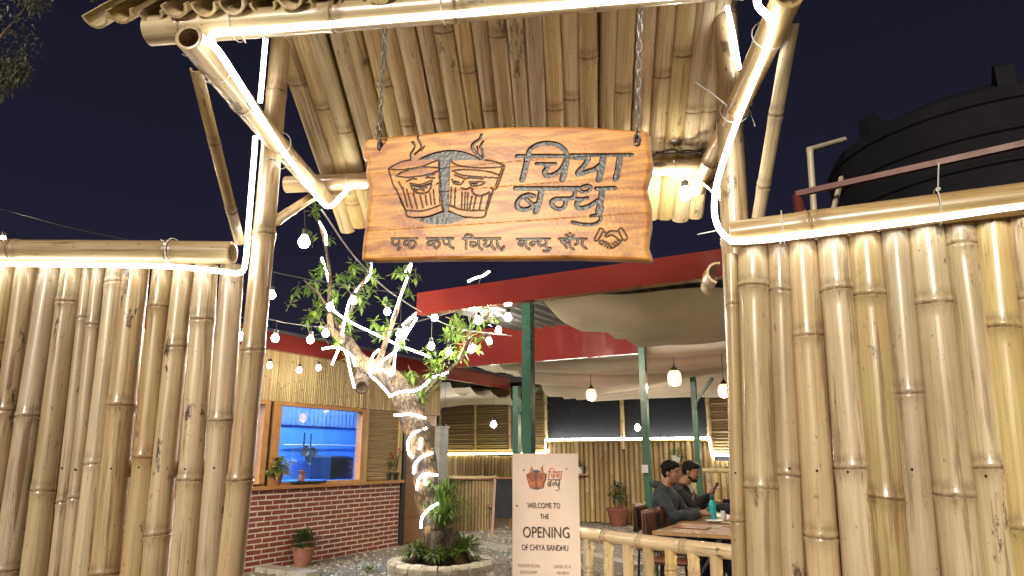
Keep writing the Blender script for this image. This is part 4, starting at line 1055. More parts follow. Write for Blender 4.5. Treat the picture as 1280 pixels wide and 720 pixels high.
CUPL = E_([(62,275),(150,228),(235,208),(440,205),(452,400),(475,590),(345,637),(215,637),(190,585),(115,420),(62,275)])
CUPR = E_([(520,215),(660,205),(790,210),(935,255),(880,410),(830,500),(780,635),(650,640),(505,590),(520,215)])
INK = [E_(p) for p in ([(62,275),(150,228),(235,208)],[(62,278),(150,283),(300,262),(440,208)],[(62,275),(100,400),(130,440)],[(120,430),(190,585),(215,637),(345,637),(470,595)],[(190,590),(330,590),(475,540)],
 [(120,330),(180,295),(320,265),(440,268)],[(120,332),(220,340),(360,320),(440,290)],[(440,205),(450,400),(470,590)],
 [(520,215),(600,255),(760,270),(930,262)],[(790,210),(870,225),(935,255)],[(545,290),(640,283),(800,295),(888,320)],[(545,292),(620,325),(760,338),(890,345)],[(935,258),(875,420),(830,420)],[(915,275),(868,400)],[(520,215),(515,400),(510,590)],
 [(510,545),(620,585),(800,590)],[(510,590),(600,632),(720,642),(780,635),(800,590),(850,430)],
 [(170,415),(205,560)],[(200,430),(240,570)],[(250,460),(278,570)],[(300,475),(322,568)],[(340,475),(352,548)],[(375,460),(385,545)],[(400,435),(412,545)],[(445,400),(448,530)],[(140,375),(175,440)],
 [(535,415),(530,545)],[(565,420),(560,550)],[(615,455),(612,570)],[(640,455),(635,575)],[(660,460),(655,575)],[(690,485),(672,575)],[(720,485),(700,580)],[(765,485),(745,580)],[(825,460),(795,575)],
 # laughing face on the left glass
 [(345,345),(370,325),(405,318)],[(350,342),(380,345),(408,345)],[(200,340),(240,350),(272,355)],[(200,370),(235,355)],[(225,385),(300,395),(390,362)],[(225,385),(250,440),(310,462),(370,440),(390,365)],[(262,435),(310,425),(350,415)],[(310,430),(330,442)],
 # sidelong face on the right glass
 [(560,322),(640,352)],[(645,350),(680,345),(770,352)],[(540,355),(555,385),(600,395),(630,365)],[(672,375),(690,405),(750,400),(785,380)],[(670,375),(780,375)],[(610,420),(640,430),(680,415)],[(690,425),(700,460),(745,478),(800,462),(820,450)],[(425,390),(450,375)])]
FACEF = [(E_([(245,402),(300,412),(375,390)]),2.6),(E_([(255,425),(275,440)]),2.0),(E_([(560,372),(590,380)]),2.4),(E_([(690,388),(725,390)]),2.4)]
STEAM = [(E_([(235,205),(230,165),(262,110),(245,75)]),2.4),(E_([(262,165),(310,120),(300,80),(282,45),(287,25)]),2.4),(E_([(310,140),(335,105)]),1.4),
 (E_([(765,200),(712,150),(690,105),(715,75),(750,50),(760,22)]),3.6),(E_([(775,190),(768,140),(752,105),(775,70)]),2.4),(E_([(735,150),(728,105)]),1.2)]
# emblem and words on the banner, same drawing at banner size and colours
def ribbon(pl, pts, wpx, mb, off, tf):
    q = [pl.sz(*tf(p)) for p in pts]; w_ = wpx
    for (a0, z0), (a1, z1) in zip(q, q[1:]):
        d = Vector((a1-a0, z1-z0)); L = d.length
        if L < 1e-6: continue
        d /= L; nx, nz_ = -d.y*w_/2, d.x*w_/2; e0 = d*w_*.3
        mb.add([pl.pt(a0-e0.x+nx, z0-e0.y+nz_, off), pl.pt(a0-e0.x-nx, z0-e0.y-nz_, off), pl.pt(a1+e0.x-nx, z1+e0.y-nz_, off), pl.pt(a1+e0.x+nx, z1+e0.y+nz_, off)], [(0,1,2,3)])
        off += .00002
tf = lambda p: (658+(p[0]-485)*(683.5-658)/(632-485), 582+(p[1]-168)*(613-582)/(283-168))
mb = MB(); ct_ = tf((556, 233)); rx_, ry_ = 10.0, 12.3
cc = [BP.sz(ct_[0]+rx_*math.cos(t*.1257), ct_[1]+ry_*math.sin(t*.1257)) for t in range(50)]
mb.add([BP.pt(a, z, .0062) for a, z in cc], [tuple(range(49, -1, -1))]); mb.build('emblem_disc', simple('banner_grey', (.12, .13, .12), .5), ban, False)
mb = MB()
for cp in (CUPL, CUPR): q = [BP.sz(*tf(p)) for p in cp[:-1]]; mb.add([BP.pt(a, z, .0068) for a, z in q], [tuple(range(len(q)))])
mb.build('emblem_glass', M_orange, ban, False)
mb = MB()
for p in INK[:17]+INK[33:]: ribbon(BP, p, .0028, mb, .0074, tf)
mb.build('emblem_line', M_ink, ban, False)
mb = MB()
for p, w_ in STEAM: ribbon(BP, p, .004, mb, .0076, tf)
tf1 = lambda p: (684.5+(p[0]-645)*(703.5-684.5)/(790-645), 585+(p[1]-178)*(598-585)/(225-178))
for p, w_ in BIG1: ribbon(BP, p, w_*.0009, mb, .0072, tf1)
mb.build('lettering', M_orange, ban, False)['kind'] = 'stuff'
tf2 = lambda p: (684+(p[0]-642)*(701.5-684)/(770-642), 598.5+(p[1]-232)*(613.5-598.5)/(282-232))
mb = MB()
for p, w_ in BIG2: ribbon(BP, p, w_*.0009, mb, .0072, tf2)
mb.build('lettering', M_ink, ban, False)['kind'] = 'stuff'
for px, py in ((654.5, 587.5), (708, 586), (646, 632)):
    mb = MB(); mb.lathe([(.001, .0), (.006, 0), (.006, .004), (.001, .006)], 8, BP.hit(px, py, .004), tuple(BP.n)); mb.build('pin', M_black, ban)

# low railing
ra, rb = PZ(722, 665, .84), PZ(925, 690, .84)
rl = thing('bamboo_railing', (ra.x, ra.y, 0), 'low bamboo railing between the welcome banner and the right gate post', 'railing')
d_ = (rb-ra).normalized()
culm('top_rail', ra-d_*.3, rb+d_*.5, .048, .045, rl, gap=(.32, .46))
for px in (735.5, 760.5, 785, 810.6, 838.6, 867, 895.5, 924):
    f = None; best = 9
    for i in range(400):
        q = ra.lerp(rb, i/380-.02); s_x = 640+F*q.x/(q.y*CT+(q.z-.1-EYE)*ST)
        if abs(s_x-px) < best: best = abs(s_x-px); f = q
    culm('baluster', (f.x, f.y, 0), (f.x, f.y, .80), .040, .038, rl, sides=12, gap=(.25, .45))
nrm = Vector((-d_.y, d_.x, 0))
strip([ra+nrm*.055-Vector((0,0,.028)), rb+nrm*.055-Vector((0,0,.028))], .007, emit('railing_led', (1.0, .88, .48), 26), 'warm led line tucked under the top rail of the low railing', sm=False)

def table(c, wa, wb, lab):
    o = thing('cafe_table', (c[0], c[1], 0), lab, 'table', 'cafe tables', math.atan2(FD.y, FD.x)); c = Vector((c[0], c[1], 0)); Rm = Matrix((FD, KD, Vector((0,0,1)))).transposed()
    mb = MB(); mb.box(c+Vector((0,0,.745)), (wa, wb, .03), Rm); mb.build('table_top', M_ply, o, False)
    for s1 in (-1, 1):
        mb = MB(); e1 = c+KD*s1*wb*.38
        mb.bar(e1-FD*wa*.36, e1+FD*wa*.30+Vector((0,0,.73)), .04, .02); mb.bar(e1+FD*wa*.36+KD*.022, e1-FD*wa*.30+KD*.022+Vector((0,0,.73)), .04, .02)
        mb.build('cross_leg', M_black, o, False)
    return o
tb1 = PZ(874, 661, .76); table((tb1.x+.06, tb1.y), .72, .85, 'nearer cafe table with light wooden top behind the low railing')
m1 = Vector((1.60, 7.55, 0)); m2_ = m1+KD*.62; mid = (m1+m2_)/2; tc2 = mid+FD*.50
table((tc2.x, tc2.y), .56, 1.1, 'farther cafe table where the men sit with glasses and a bottle')
def chair(c, fd, lab, zs=.46):
    fd = Vector(fd).normalized(); sd = Vector((-fd.y, fd.x, 0)); c = Vector(c); o = thing('cafe_chair', c, lab, 'chair', 'brown cafe chairs', math.atan2(fd.y, fd.x)); Rm = Matrix((fd, sd, Vector((0,0,1)))).transposed()
    def pad(cn, sz, nm):
        mb = MB(); nx, ny = 6, 6; vs = []; fs = []; b_ = [];
        for s_ in (-1, 1):
            for i in range(nx+1):
                for j in range(ny+1):
                    u, v = i/nx*2-1, j/ny*2-1; ed = max(abs(u), abs(v))**6
                    if sz[0] < sz[2]: q = Vector((s_*sz[0]/2*(1-.75*ed)-.02*(1-v*v)*0, u*sz[1]/2, v*sz[2]/2))
                    else: q = Vector((u*sz[0]/2, v*sz[1]/2, s_*sz[2]/2*(1-.75*ed)))
                    vs.append(Rm @ q + cn)
        k = (nx+1)*(ny+1)
        for i in range(nx):
            for j in range(ny):
                a = i*(ny+1)+j; fs += [(a, a+1, a+ny+2, a+ny+1), (k+a, k+a+ny+1, k+a+ny+2, k+a+1)]
        rim = [(i, 0) for i in range(nx)]+[(nx, j) for j in range(ny)]+[(i, ny) for i in range(nx, 0, -1)]+[(0, j) for j in range(ny, 0, -1)]; rim = [i*(ny+1)+j for i, j in rim]
        for p, q in zip(rim, rim[1:]+rim[:1]): fs.append((p, q, k+q, k+p))
        mb.add(vs, fs); return mb.build(nm, M_leather, o, True)
    pad(c+Vector((0,0,zs)), (.42, .42, .07), 'seat'); pad(c-fd*.23+Vector((0,0,zs+.30)), (.05, .40, .28), 'backrest')
    for a, b_ in ((.18, .18), (.18, -.18), (-.19, .18), (-.19, -.18)):
        mb = MB(); top = zs-.03 if a > 0 else zs+.40
        mb.tube([c+fd*(a*1.12)+sd*b_*1.1, c+fd*a+sd*b_+Vector((0,0,zs-.04)), c+fd*(a-(.02 if a < 0 else 0))+sd*b_*.95+Vector((0,0,top))], .012, 6); mb.build('leg', M_black, o)
    return o
c1 = PZ(812, 664, .70); 
chair(Vector((c1.x, c1.y, 0))+FD*.23, FD, 'brown chair with tilted back nearest behind the low railing')
chair(Vector((c1.x, c1.y, 0))+FD*.20+KD*.52, FD, 'second brown chair left of the nearest one at the same table')
chair(m1-FD*.02, FD, 'brown chair under the man in the blue grey hoodie'); chair(m2_-FD*.02, FD, 'brown chair under the man in the black jacket')
mid3 = tc2+FD*.55; chair(mid3, -FD, 'brown chair under the person partly behind the right gate post')
chair(Vector((tb1.x, tb1.y, 0))+FD*.72+KD*.1, -FD, 'brown chair at the far right side of the nearer cafe table')

# ---- people
def remesh(mb, voxel, it=6, name='m', disp=0.0, seed=0):
    me = mb.mesh('tmp', Matrix.Identity(4), [], False); o = bpy.data.objects.new('tmp', me); C.objects.link(o)
    md = o.modifiers.new('r', 'REMESH'); md.mode = 'VOXEL'; md.voxel_size = voxel
    s_ = o.modifiers.new('s', 'SMOOTH'); s_.iterations = it; s_.factor = .5
    dg = bpy.context.evaluated_depsgraph_get(); dg.update(); out = bpy.data.meshes.new_from_object(o.evaluated_get(dg))
    bpy.data.objects.remove(o); bpy.data.meshes.remove(me)
    if disp:
        for v in out.vertices:
            n_ = v.normal; v.co += n_*disp*(noise.noise(v.co*9+Vector((seed, 0, 0)))+.6*noise.noise(v.co*22))
    out.polygons.foreach_set('use_smooth', [True]*len(out.polygons)); out.update(); return out
def skin_mat(name, c): return simple(name, c, .5, nscale=20, c2=tuple(x*.8 for x in c))
M_skin = skin_mat('skin', (.30, .155, .095)); M_eye = simple('eye_white', (.16, .14, .13), .5)
M_hair = simple('black_hair', (.006, .005, .005), .7, nscale=60, bmp=.5, spec=.2)
def person(loc, fd, lab, top_c, leg_c, arms, head_turn=0.0, head_fwd=0.05, beard=False, cap=False, lean=0.04, inner=None, hair_len=1.0, tilt=0.0):
    fd = Vector(fd).normalized(); sd = Vector((-fd.y, fd.x, 0)); o = thing('person', loc, lab, 'person', None, 0); loc = Vector(loc)
    Mx = Matrix.Translation(loc) @ Matrix((fd, sd, Vector((0,0,1)))).transposed().to_4x4()
    J = dict(pel=(0, 0, .54), sp=(lean*.5, 0, .74), ch=(lean, 0, .92), nb=(lean+.02, 0, 1.06), nk=(lean+head_fwd*.7, 0, 1.13), hd=(lean+head_fwd+.03, 0, 1.22))
    h = Vector(J['hd']); Rh = Matrix.Rotation(head_turn, 3, 'Z') @ Matrix.Rotation(tilt, 3, 'Y')
    b = MB()
    def tb(m_, *pr, ex=0.0, n=12): m_.tube([Vector(p) for p, r in pr], [r+ex for p, r in pr], n)
    def torso(m_, ex):
        m_.ball(J['pel'], (.14+ex, .17+ex, .12+ex), 16, 10); m_.ball(J['sp'], (.115+ex, .155+ex, .16+ex), 16, 10); m_.ball(J['ch'], (.12+ex, .175+ex, .17+ex), 16, 10)
        m_.ball(Vector(J['ch'])+Vector((0, 0, .10)), (.085+ex, .20+ex*.6, .07+ex), 16, 8)
    def armf(m_, a, ex, hand=False):
        s_, sh, el, wr = a[0], Vector((lean, a[0]*.185, 1.0)), Vector(a[1]), Vector(a[2])
        if not hand: tb(m_, (sh, .062), (sh.lerp(el, .5), .055), (el, .046), (el.lerp(wr, .45), .042), (wr, .034), ex=ex); m_.ball(el, .047+ex); return
        tb(m_, (sh, .055), (el, .042), (wr, .027)); d = (wr-el).normalized(); hd_ = Vector(a[3]).normalized() if len(a) > 3 else d
        pc = wr+hd_*.045; up = Vector((0,0,1)); sdv = hd_.cross(up).normalized(); nr = sdv.cross(hd_)
        tb(m_, (wr, .026), (pc, .034), (wr+hd_*.085, .028), n=10)
        for k in range(4):
            f0 = wr+hd_*.08+sdv*(k-1.5)*.019; L = (.075, .085, .08, .062)[k]; c1_ = f0+hd_*L*.45-nr*L*.12; c2_ = c1_+hd_*L*.25-nr*L*.35; c3_ = c2_-nr*L*.22
            tb(m_, (f0-hd_*.02, .011), (c1_, .0095), (c2_, .0085), (c3_, .007), n=8)
        t0 = wr+hd_*.03-sdv*.03*s_; t1 = t0+hd_*.03-sdv*.025*s_; tb(m_, (t0, .014), (t1, .0105), (t1+hd_*.03-nr*.01, .009), n=8)
    def leg(m_, s_, ex, foot=True):
        tb(m_, ((.02, s_*.09, .53), .085), ((.24, s_*.11, .545), .075), ((.44, s_*.12, .53), .062), ex=ex); m_.ball((.44, s_*.12, .52), .062+ex)
        tb(m_, ((.44, s_*.12, .52), .058), ((.42, s_*.12, .32), .052), ((.38, s_*.12, .10), .040), ex=ex)
    torso(b, -.012)
    tb(b, (J['nb'], .07), (J['nk'], .054), (h-Vector((.02, 0, .06)), .052))
    def hb(m_, c, r, n=16, k=12):
        t = MB(); t.ball((0,0,0), r, n, k); m_.add([h+Rh @ (Vector(c)+q) for q in t.v], t.f)
    hb(b, (-.012, 0, .035), (.092, .074, .083)); hb(b, (.018, 0, -.02), (.066, .062, .085)); hb(b, (.045, 0, -.075), (.034, .036, .030))
    hb(b, (.062, 0, .028), (.022, .05, .012)); hb(b, (.088, 0, -.012), (.016, .012, .016)); hb(b, (.082, 0, .008), (.010, .008, .022)); hb(b, (.072, 0, -.045), (.014, .024, .007)); hb(b, (.070, 0, -.057), (.013, .020, .007))
    for s_ in (-1, 1): hb(b, (.045, s_*.036, -.018), (.024, .020, .022)); hb(b, (-.012, s_*.076, -.002), (.018, .010, .030))
    for a in arms: armf(b, a, 0, True)
    for s_ in (-1, 1): leg(b, s_, -.012); tb(b, ((.38, s_*.12, .10), .04), ((.40, s_*.12, .06), .042), ((.52, s_*.12, .035), .030))
    def placed(nm, me, material, par): me.transform(Mx); me.transform(wm(par).inverted()); me.materials.clear(); me.materials.append(material); return put(nm, me, par)
    body = placed('body', remesh(b, .0065, 4), M_skin, o)
    t = MB(); torso(t, .018)
    for a in arms: armf(t, a, .016)
    placed('jacket' if inner else 'hoodie', remesh(t, .013, 4, disp=.012, seed=len(lab)), simple('top_'+o.name, top_c, .85, nscale=30), body)
    t = MB(); t.tube([Vector((lean-.06, .0, 1.05))+Vector((math.cos(k*.5)*.075, math.sin(k*.5)*.085, .045-.02*math.cos(k*.5))) for k in range(13)], .034 if not inner else .022, 8); placed('hood' if not inner else 'collar', remesh(t, .011, 3, disp=.006), simple('hood_'+o.name, tuple(x*1.1 for x in top_c), .85), body)
    if inner:
        t = MB(); t.ball(Vector(J['ch'])+Vector((.055, 0, .04)), (.085, .07, .16), 12, 8); placed('shirt', remesh(t, .012, 2), simple('shirt_'+o.name, inner, .8), body)
    t = MB()
    t.ball(J['pel'], (.15, .175, .11), 14, 8)
    for s_ in (-1, 1): leg(t, s_, .012)
    placed('trousers', remesh(t, .014, 4, disp=.008), simple('trousers_'+o.name, leg_c, .85), body)
    for s_ in (-1, 1):
        t = MB(); tb(t, ((.36, s_*.12, .06), .048), ((.46, s_*.12, .045), .045), ((.56, s_*.12, .035), .034)); t.box((.45, s_*.12, .012), (.27, .085, .024)); placed('shoe', remesh(t, .010, 2), M_black, body)
    # hair / cap
    t = MB(); R_ = random.Random(len(lab)); hr = MB()
    def hq(c, r): hb(t, c, r, 12, 8)
    hq((-.026, 0, .055), (.092, .084, .078)); hq((-.055, 0, .02), (.062, .078, .075)); hq((.035, 0, .085), (.05, .066, .035))
    for s_ in (-1, 1): hq((-.02, s_*.066, .035), (.040, .018, .040))
    for _ in range(70 if hair_len > .8 else 25):
        d = rdir(R_, .0, 1); hq((-.02+d.x*.088, d.y*.078, .055+d.z*.072*hair_len), (.020, .020, .017))
    placed('hair', remesh(t, .006, 1, disp=.004), M_hair, body)
    if cap:
        t = MB(); hq2 = lambda c, r: hb(t, c, r, 14, 8); hq2((-.02, 0, .07), (.104, .092, .072)); hq2((.09, 0, .062), (.05, .06, .010)); placed('cap', remesh(t, .007, 2), M_black, body)
    if beard:
        t = MB(); hb(t, (.040, 0, -.078), (.046, .046, .032)); hb(t, (.012, 0, -.055), (.05, .064, .034)); hb(t, (.082, 0, -.033), (.010, .030, .006)); placed('beard', remesh(t, .006, 2, disp=.003), M_hair, body)
    for s_ in (-1, 1):
        t = MB(); hb(t, (.070, s_*.031, .009), (.0095, .010, .0055), 8, 6); e_ = MB(); e_.add([Mx @ q for q in t.v], t.f); eo = e_.build('eye', M_eye, body, True)
        t = MB(); hb(t, (.079, s_*.031, .010), (.005, .005, .005), 6, 5); e_ = MB(); e_.add([Mx @ q for q in t.v], t.f); e_.build('iris', M_hair, eo, True)
        t = MB(); hb(t, (.078, s_*.032, .034), (.009, .019, .004), 8, 5); e_ = MB(); e_.add([Mx @ q for q in t.v], t.f); e_.build('eyebrow', M_hair, body, True)
    return o, Mx
pA, MA = person(m1, FD, 'person with curly hair in blue grey hoodie, hand by the blue bottle', (.030, .040, .050), (.012, .012, .014),
    [(-1, (.20, -.24, .80), (.44, -.14, .83), (.9, .2, .05)), (1, (.18, .25, .80), (.38, .10, .82), (1, -.3, 0))], head_turn=-.15, head_fwd=.06)
pB, MB_ = person(m2_, FD, 'bearded person in black jacket over pale shirt looking at a phone', (.014, .013, .013), (.015, .015, .017),
    [(-1, (.24, -.20, .84), (.38, -.10, .98), (.6, .2, .7)), (1, (.22, .22, .80), (.40, .12, .84), (1, -.2, .1))], head_turn=-.1, head_fwd=.10, beard=True, inner=(.38, .36, .33), hair_len=.7, tilt=.25)
pC, MC = person(mid3, -FD, 'person in black cap reaching across table, mostly behind the right gate post', (.010, .010, .012), (.012, .012, .014),
    [(-1, (.28, -.20, .88), (.52, -.18, .90), (1, 0, -.1)), (1, (.26, .22, .86), (.50, .16, .88), (1, 0, -.1))], head_fwd=.12, cap=True, lean=.14)
ph = MB_ @ Vector((.45, -.10, 1.05)); mb = MB(); mb.box(ph, (.012, .075, .15), (Matrix((FD, KD, Vector((0,0,1)))).transposed() @ Matrix.Rotation(.5, 3, 'Y')))
tag(mb.build('phone', M_black), 'dark phone held up in the hand of the bearded person', 'phone')
# things on the tables
bo = MA @ Vector((.56, -.10, .765)); M_cyan = simple('cyan_bottle', (.02, .42, .50), .15, nscale=3)
o = thing('water_bottle', bo, 'bright blue water bottle standing on the farther table', 'bottle')
mb = MB(); mb.lathe([(.001, 0), (.036, 0), (.038, .02), (.038, .09), (.034, .105), (.038, .12), (.036, .16), (.02, .195), (.018, .20)], 16, bo); mb.build('bottle_body', M_cyan, o)
mb = MB(); mb.lathe([(.019, .20), (.022, .205), (.022, .24), (.012, .25), (.001, .25)], 12, bo); mb.build('cap', simple('teal_cap', (.01, .09, .12), .4), o)
M_glassy = simple('clear_glass', (.75, .78, .78), .06, nscale=4, spec=.9)
for k, (a, b_, r, h, mt, nm, lab) in enumerate(((.62, .10, .030, .09, M_glassy, 'tea_glass', 'ribbed tea glass left on the farther table'), (.74, .02, .028, .10, M_glassy, 'tea_glass', 'tea glass in the middle of the farther table beside the red cup'), (.70, .18, .034, .08, simple('red_cup', (.5, .05, .03), .4), 'small_cup', 'small red cup among the glasses on the farther table'), (.80, -.08, .032, .11, M_glassy, 'tea_glass', 'tall clear glass at the right end of the farther table'))):
    c = MA @ Vector((a, b_, .762)); mb = MB(); mb.lathe([(.001, 0), (r*.8, 0), (r, h), (r*.93, h), (r*.74, .008), (.001, .008)], 14, c); tag(mb.build(nm, mt), lab, 'cup')
c = MA @ Vector((.60, -.22, .762)); mb = MB(); mb.lathe([(.001, 0), (.05, 0), (.09, .015), (.088, .018), (.05, .005), (.001, .005)], 18, c); tag(mb.build('plate', M_white), 'white plate with snacks in front of the blue bottle', 'plate')
c = Vector((tb1.x-.05, tb1.y+.05, .764)); mb = MB(); mb.box(c, (.30, .20, .012), Matrix((FD, KD, Vector((0,0,1)))).transposed()); tag(mb.build('menu_card', M_brownwood), 'dark brown menu lying on the nearer cafe table', 'menu')

# ================================================================== GATE
GX = Vector((2.05, -.205, 0)).normalized(); GY = Vector((-GX.y, GX.x, 0))
gate = thing('bamboo_gateway', (0, 2.7, 0), 'bamboo entrance gateway with a small tiled cane roof', 'gate')
PLt, PRt = P(337, 180, 2.82), P(922, 180, 2.62)
culm('post', (PLt.x-.02, 2.84, 0), (PLt.x+.012, 2.80, 3.42), .052, .044, gate, gap=(.5, .7), sides=20)
culm('post', (P(934, 720, 2.66).x, 2.66, 0), (PRt.x, 2.62, 3.42), .060, .052, gate, gap=(.5, .7), sides=20, first=.42)
RL = (P(236, 47, 1.97), P(409, 250, 3.48)); RRt = (P(985, -6, 1.86), P(872, 236, 3.2))
culm('rafter', RL[0], RL[1], .047, .043, gate, gap=(.36, .5), sides=20, first=.42)
culm('rafter', RRt[0], RRt[1], .049, .040, gate, gap=(.36, .5), sides=20, first=.62)
fb0, fb1 = P(187, 39, 2.14), P(1080, -36, 1.86)
culm('front_beam', fb0, fb1, .052, .050, gate, gap=(.42, .6), sides=20)
zb = RL[1].z+.085; bb0, bb1 = P(358, 225, 3.42), P(905, 213, 3.17)
bb0.z = bb1.z = (bb0.z+bb1.z)/2
culm('back_beam', bb0, bb1, .045, .042, gate, gap=(.4, .6), sides=16)
culm_split('brace', P(300, 302, 2.80), P(246, 86, 2.12), (0, -1, .2), .024, gate, M_culm, th=.006)
culm_split('brace', P(946, 282, 2.60), P(990, 28, 2.02), (-.4, -1, .2), .025, gate, M_cane, th=.006)
culm_split('strut', P(345, 274, 2.84), P(398, 240, 3.40), (0, -.6, -1), .030, gate, M_cane, th=.006)
culm_split('strut', P(925, 262, 2.64), P(880, 222, 3.12), (0, -.6, -1), .026, gate, M_cane, th=.006)
c_ = P(897, 342, 2.75)
culm_split('cut_culm', c_+Vector((.01, .02, .01)), c_+GY*.16+Vector((.015, .03, -.01)), (-1, 0, .25), .050, gate, M_culm, th=.010)
# roof canes: ridge behind the front beam, back slope seen from below, front slope ending in S-curves
ux = GX; x0g = P(358, 71, 2.7).x
ridgeY, eaveY, backY = 2.50, 2.035, 3.78
def roofpt(s_, Yq, dz=0.0):
    base = Vector((PLt.x, 2.82, 0))+GX*s_; yrel = Yq-2.82+0; q = base+GY*yrel; return q
zE, zR = 2.915, 3.47
zB = (bb0.z+.045+.055)-.62*(backY-3.40)
def rp(s_, Yq, z): q = roofpt(s_, Yq); return Vector((q.x, q.y, z))
def zback(Yq): return bb0.z+.045+.052+.62*(3.40-Yq)
zR = zback(ridgeY)
RS = random.Random(12); s_ = .04; k = 0; wpos = []
while s_ < 2.06: wpos.append(s_); s_ += .084*RS.uniform(.95, 1.05)
nb_ = (GY*(-.62)-Vector((0,0,1))).normalized()
for s_ in wpos:
    r = .0445*RS.uniform(.96, 1.02); yb = backY+RS.uniform(-.03, .04)
    culm_split('roof_cane', rp(s_, yb, zback(yb)), rp(s_+RS.uniform(-.01, .01), ridgeY+.02, zback(ridgeY+.02)), nb_, r, gate, M_cane, th=.009, flat=.62, gap=(.6, 1.1), first=RS.uniform(.05, .95))
for s_ in wpos[:-1]:
    yb = backY+RS.uniform(-.04, .02); up = -nb_*.026
    culm_split('roof_cane', rp(s_+.042, yb, zback(yb))+up, rp(s_+.042, ridgeY, zback(ridgeY))+up, -nb_, .040, gate, M_cane, th=.009, gap=(.3, .55))
slope = (zR-zE)/(ridgeY-eaveY); nf = (GY*(-slope)+Vector((0,0,1))).normalized()
s_ = -.30; k = 0
def ev(s_, dz=0): return rp(s_, eaveY, zE+dz)
while s_ < 2.5:
    r = .047*RS.uniform(.93, 1.05); dy = RS.uniform(-.02, .015)
    a = ev(s_)+nf*.0+GY*dy; b_ = rp(s_, ridgeY-.02, zR-.02)
    culm_split('eave_cane', a, b_, -nf, r, gate, M_cane, th=.009, gap=(.4, .8))
    a = ev(s_+.052)+nf*.046+GY*(dy+RS.uniform(-.015, .01)); b_ = rp(s_+.052, ridgeY-.02, zR-.02)+nf*.046
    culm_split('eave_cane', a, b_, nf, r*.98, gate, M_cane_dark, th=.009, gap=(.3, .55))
    s_ += .104*RS.uniform(.97, 1.03)
culm('ridge_culm', rp(-.32, ridgeY, zR+.09), rp(2.55, ridgeY, zR+.09), .05, .05, gate, M_cane_dark, sides=12)

# fences
def fence(poles, lab, YA, YB, xa, xb, beam_px, nm, material):
    def Yat(px, py):
        # plane of the fence
        return FPL.hit(px, py)
    A, B = P(xa, 320, YA), P(xb, 300, YB); FPL = VP((A.x, A.y), (B.x-A.x, B.y-A.y))
    o = thing('bamboo_fence', ((A.x+B.x)/2, (A.y+B.y)/2, 0), lab, 'fence', 'bamboo fences beside the gateway')
    R_ = random.Random(len(lab))
    for (tx, ty, bx, by, wpx) in poles:
        t = FPL.hit(tx, ty); dd = (FPL.hit(bx, by)-t); k = (-t.z)/dd.z; foot = t+dd*k
        depth = t.y*CT+(t.z-EYE)*ST; r = wpx/2/F*depth; dep = FPL.n*R_.uniform(-.010, .012)
        nz = 1.35+R_.uniform(-.012, .012); q = foot.lerp(t, nz/t.z)+dep+FPL.n*r*1.01+FPL.d*R_.uniform(-.3, .3)*r
        nb = MB(); nb.ball(q-FPL.n*.002, (.0045, .0045, .0045), 8, 5)
        fc = culm('fence_culm', foot+dep, t+dep+(t-foot).normalized()*.02, r*1.09, r*1.03, o, material, sides=20, gap=(.50, .85), first=R_.uniform(.05, .65), bend=.004)
        nb.build('nail', M_black, fc)
    a, b_ = FPL.hit(beam_px[0], beam_px[1], .075), FPL.hit(beam_px[2], beam_px[3], .075)
    culm('top_rail', a, b_, beam_px[4], beam_px[5], o, material, sides=20, gap=(.6, .9), bend=.002)
    for z in (.35, 1.35):
        a2, b2 = FPL.hit(xa, 340, -.085), FPL.hit(xb, 340, -.085); a2.z = b2.z = z; culm('back_rail', a2, b2, .035, .035, o, material, sides=10)
    return o, FPL
LP = [(289, 338, 259, 720, 27), (258, 338, 227, 720, 27), (231, 338, 195, 720, 25), (205, 338, 167, 720, 26), (172, 338, 136, 720, 29), (146, 338, 103, 720, 24), (124, 338, 84, 720, 17), (110, 338, 69, 720, 14), (93, 338, 45, 720, 26), (66, 338, 11, 720, 29), (36, 338, -20, 720, 25), (9, 338, -50, 720, 26), (-18, 338, -82, 720, 27), (-46, 338, -114, 720, 27), (-75, 338, -146, 720, 26), (-104, 338, -178, 720, 28), (-134, 338, -212, 720, 27), (-163, 338, -246, 720, 27)]
fl_, FLP = fence(LP, 'left bamboo fence with tall varnished culms under a horizontal culm rail', 3.08, 2.93, -10, 300, (-190, 319, 301, 322, .053, .050), 'l', M_culm_old)
RP = [(914, 325, 926, 720, 15), (941, 316, 957, 720, 36), (974, 312, 993, 720, 26), (1003, 309, 1031, 720, 34), (1041, 305, 1074, 720, 36), (1081, 301, 1116, 720, 39), (1118, 296, 1154, 720, 33), (1157, 292, 1203, 720, 41), (1198, 287, 1249, 720, 38), (1239, 283, 1289, 720, 42), (1280, 278, 1334, 720, 41), (1322, 273, 1378, 720, 42), (1366, 268, 1426, 720, 44), (1411, 263, 1474, 720, 44)]
fr_, FRP = fence(RP, 'right bamboo fence with thick pale culms under a horizontal culm rail', 2.52, 2.18, 918, 1240, (917, 300, 1440, 238, .050, .056), 'r', M_culm)

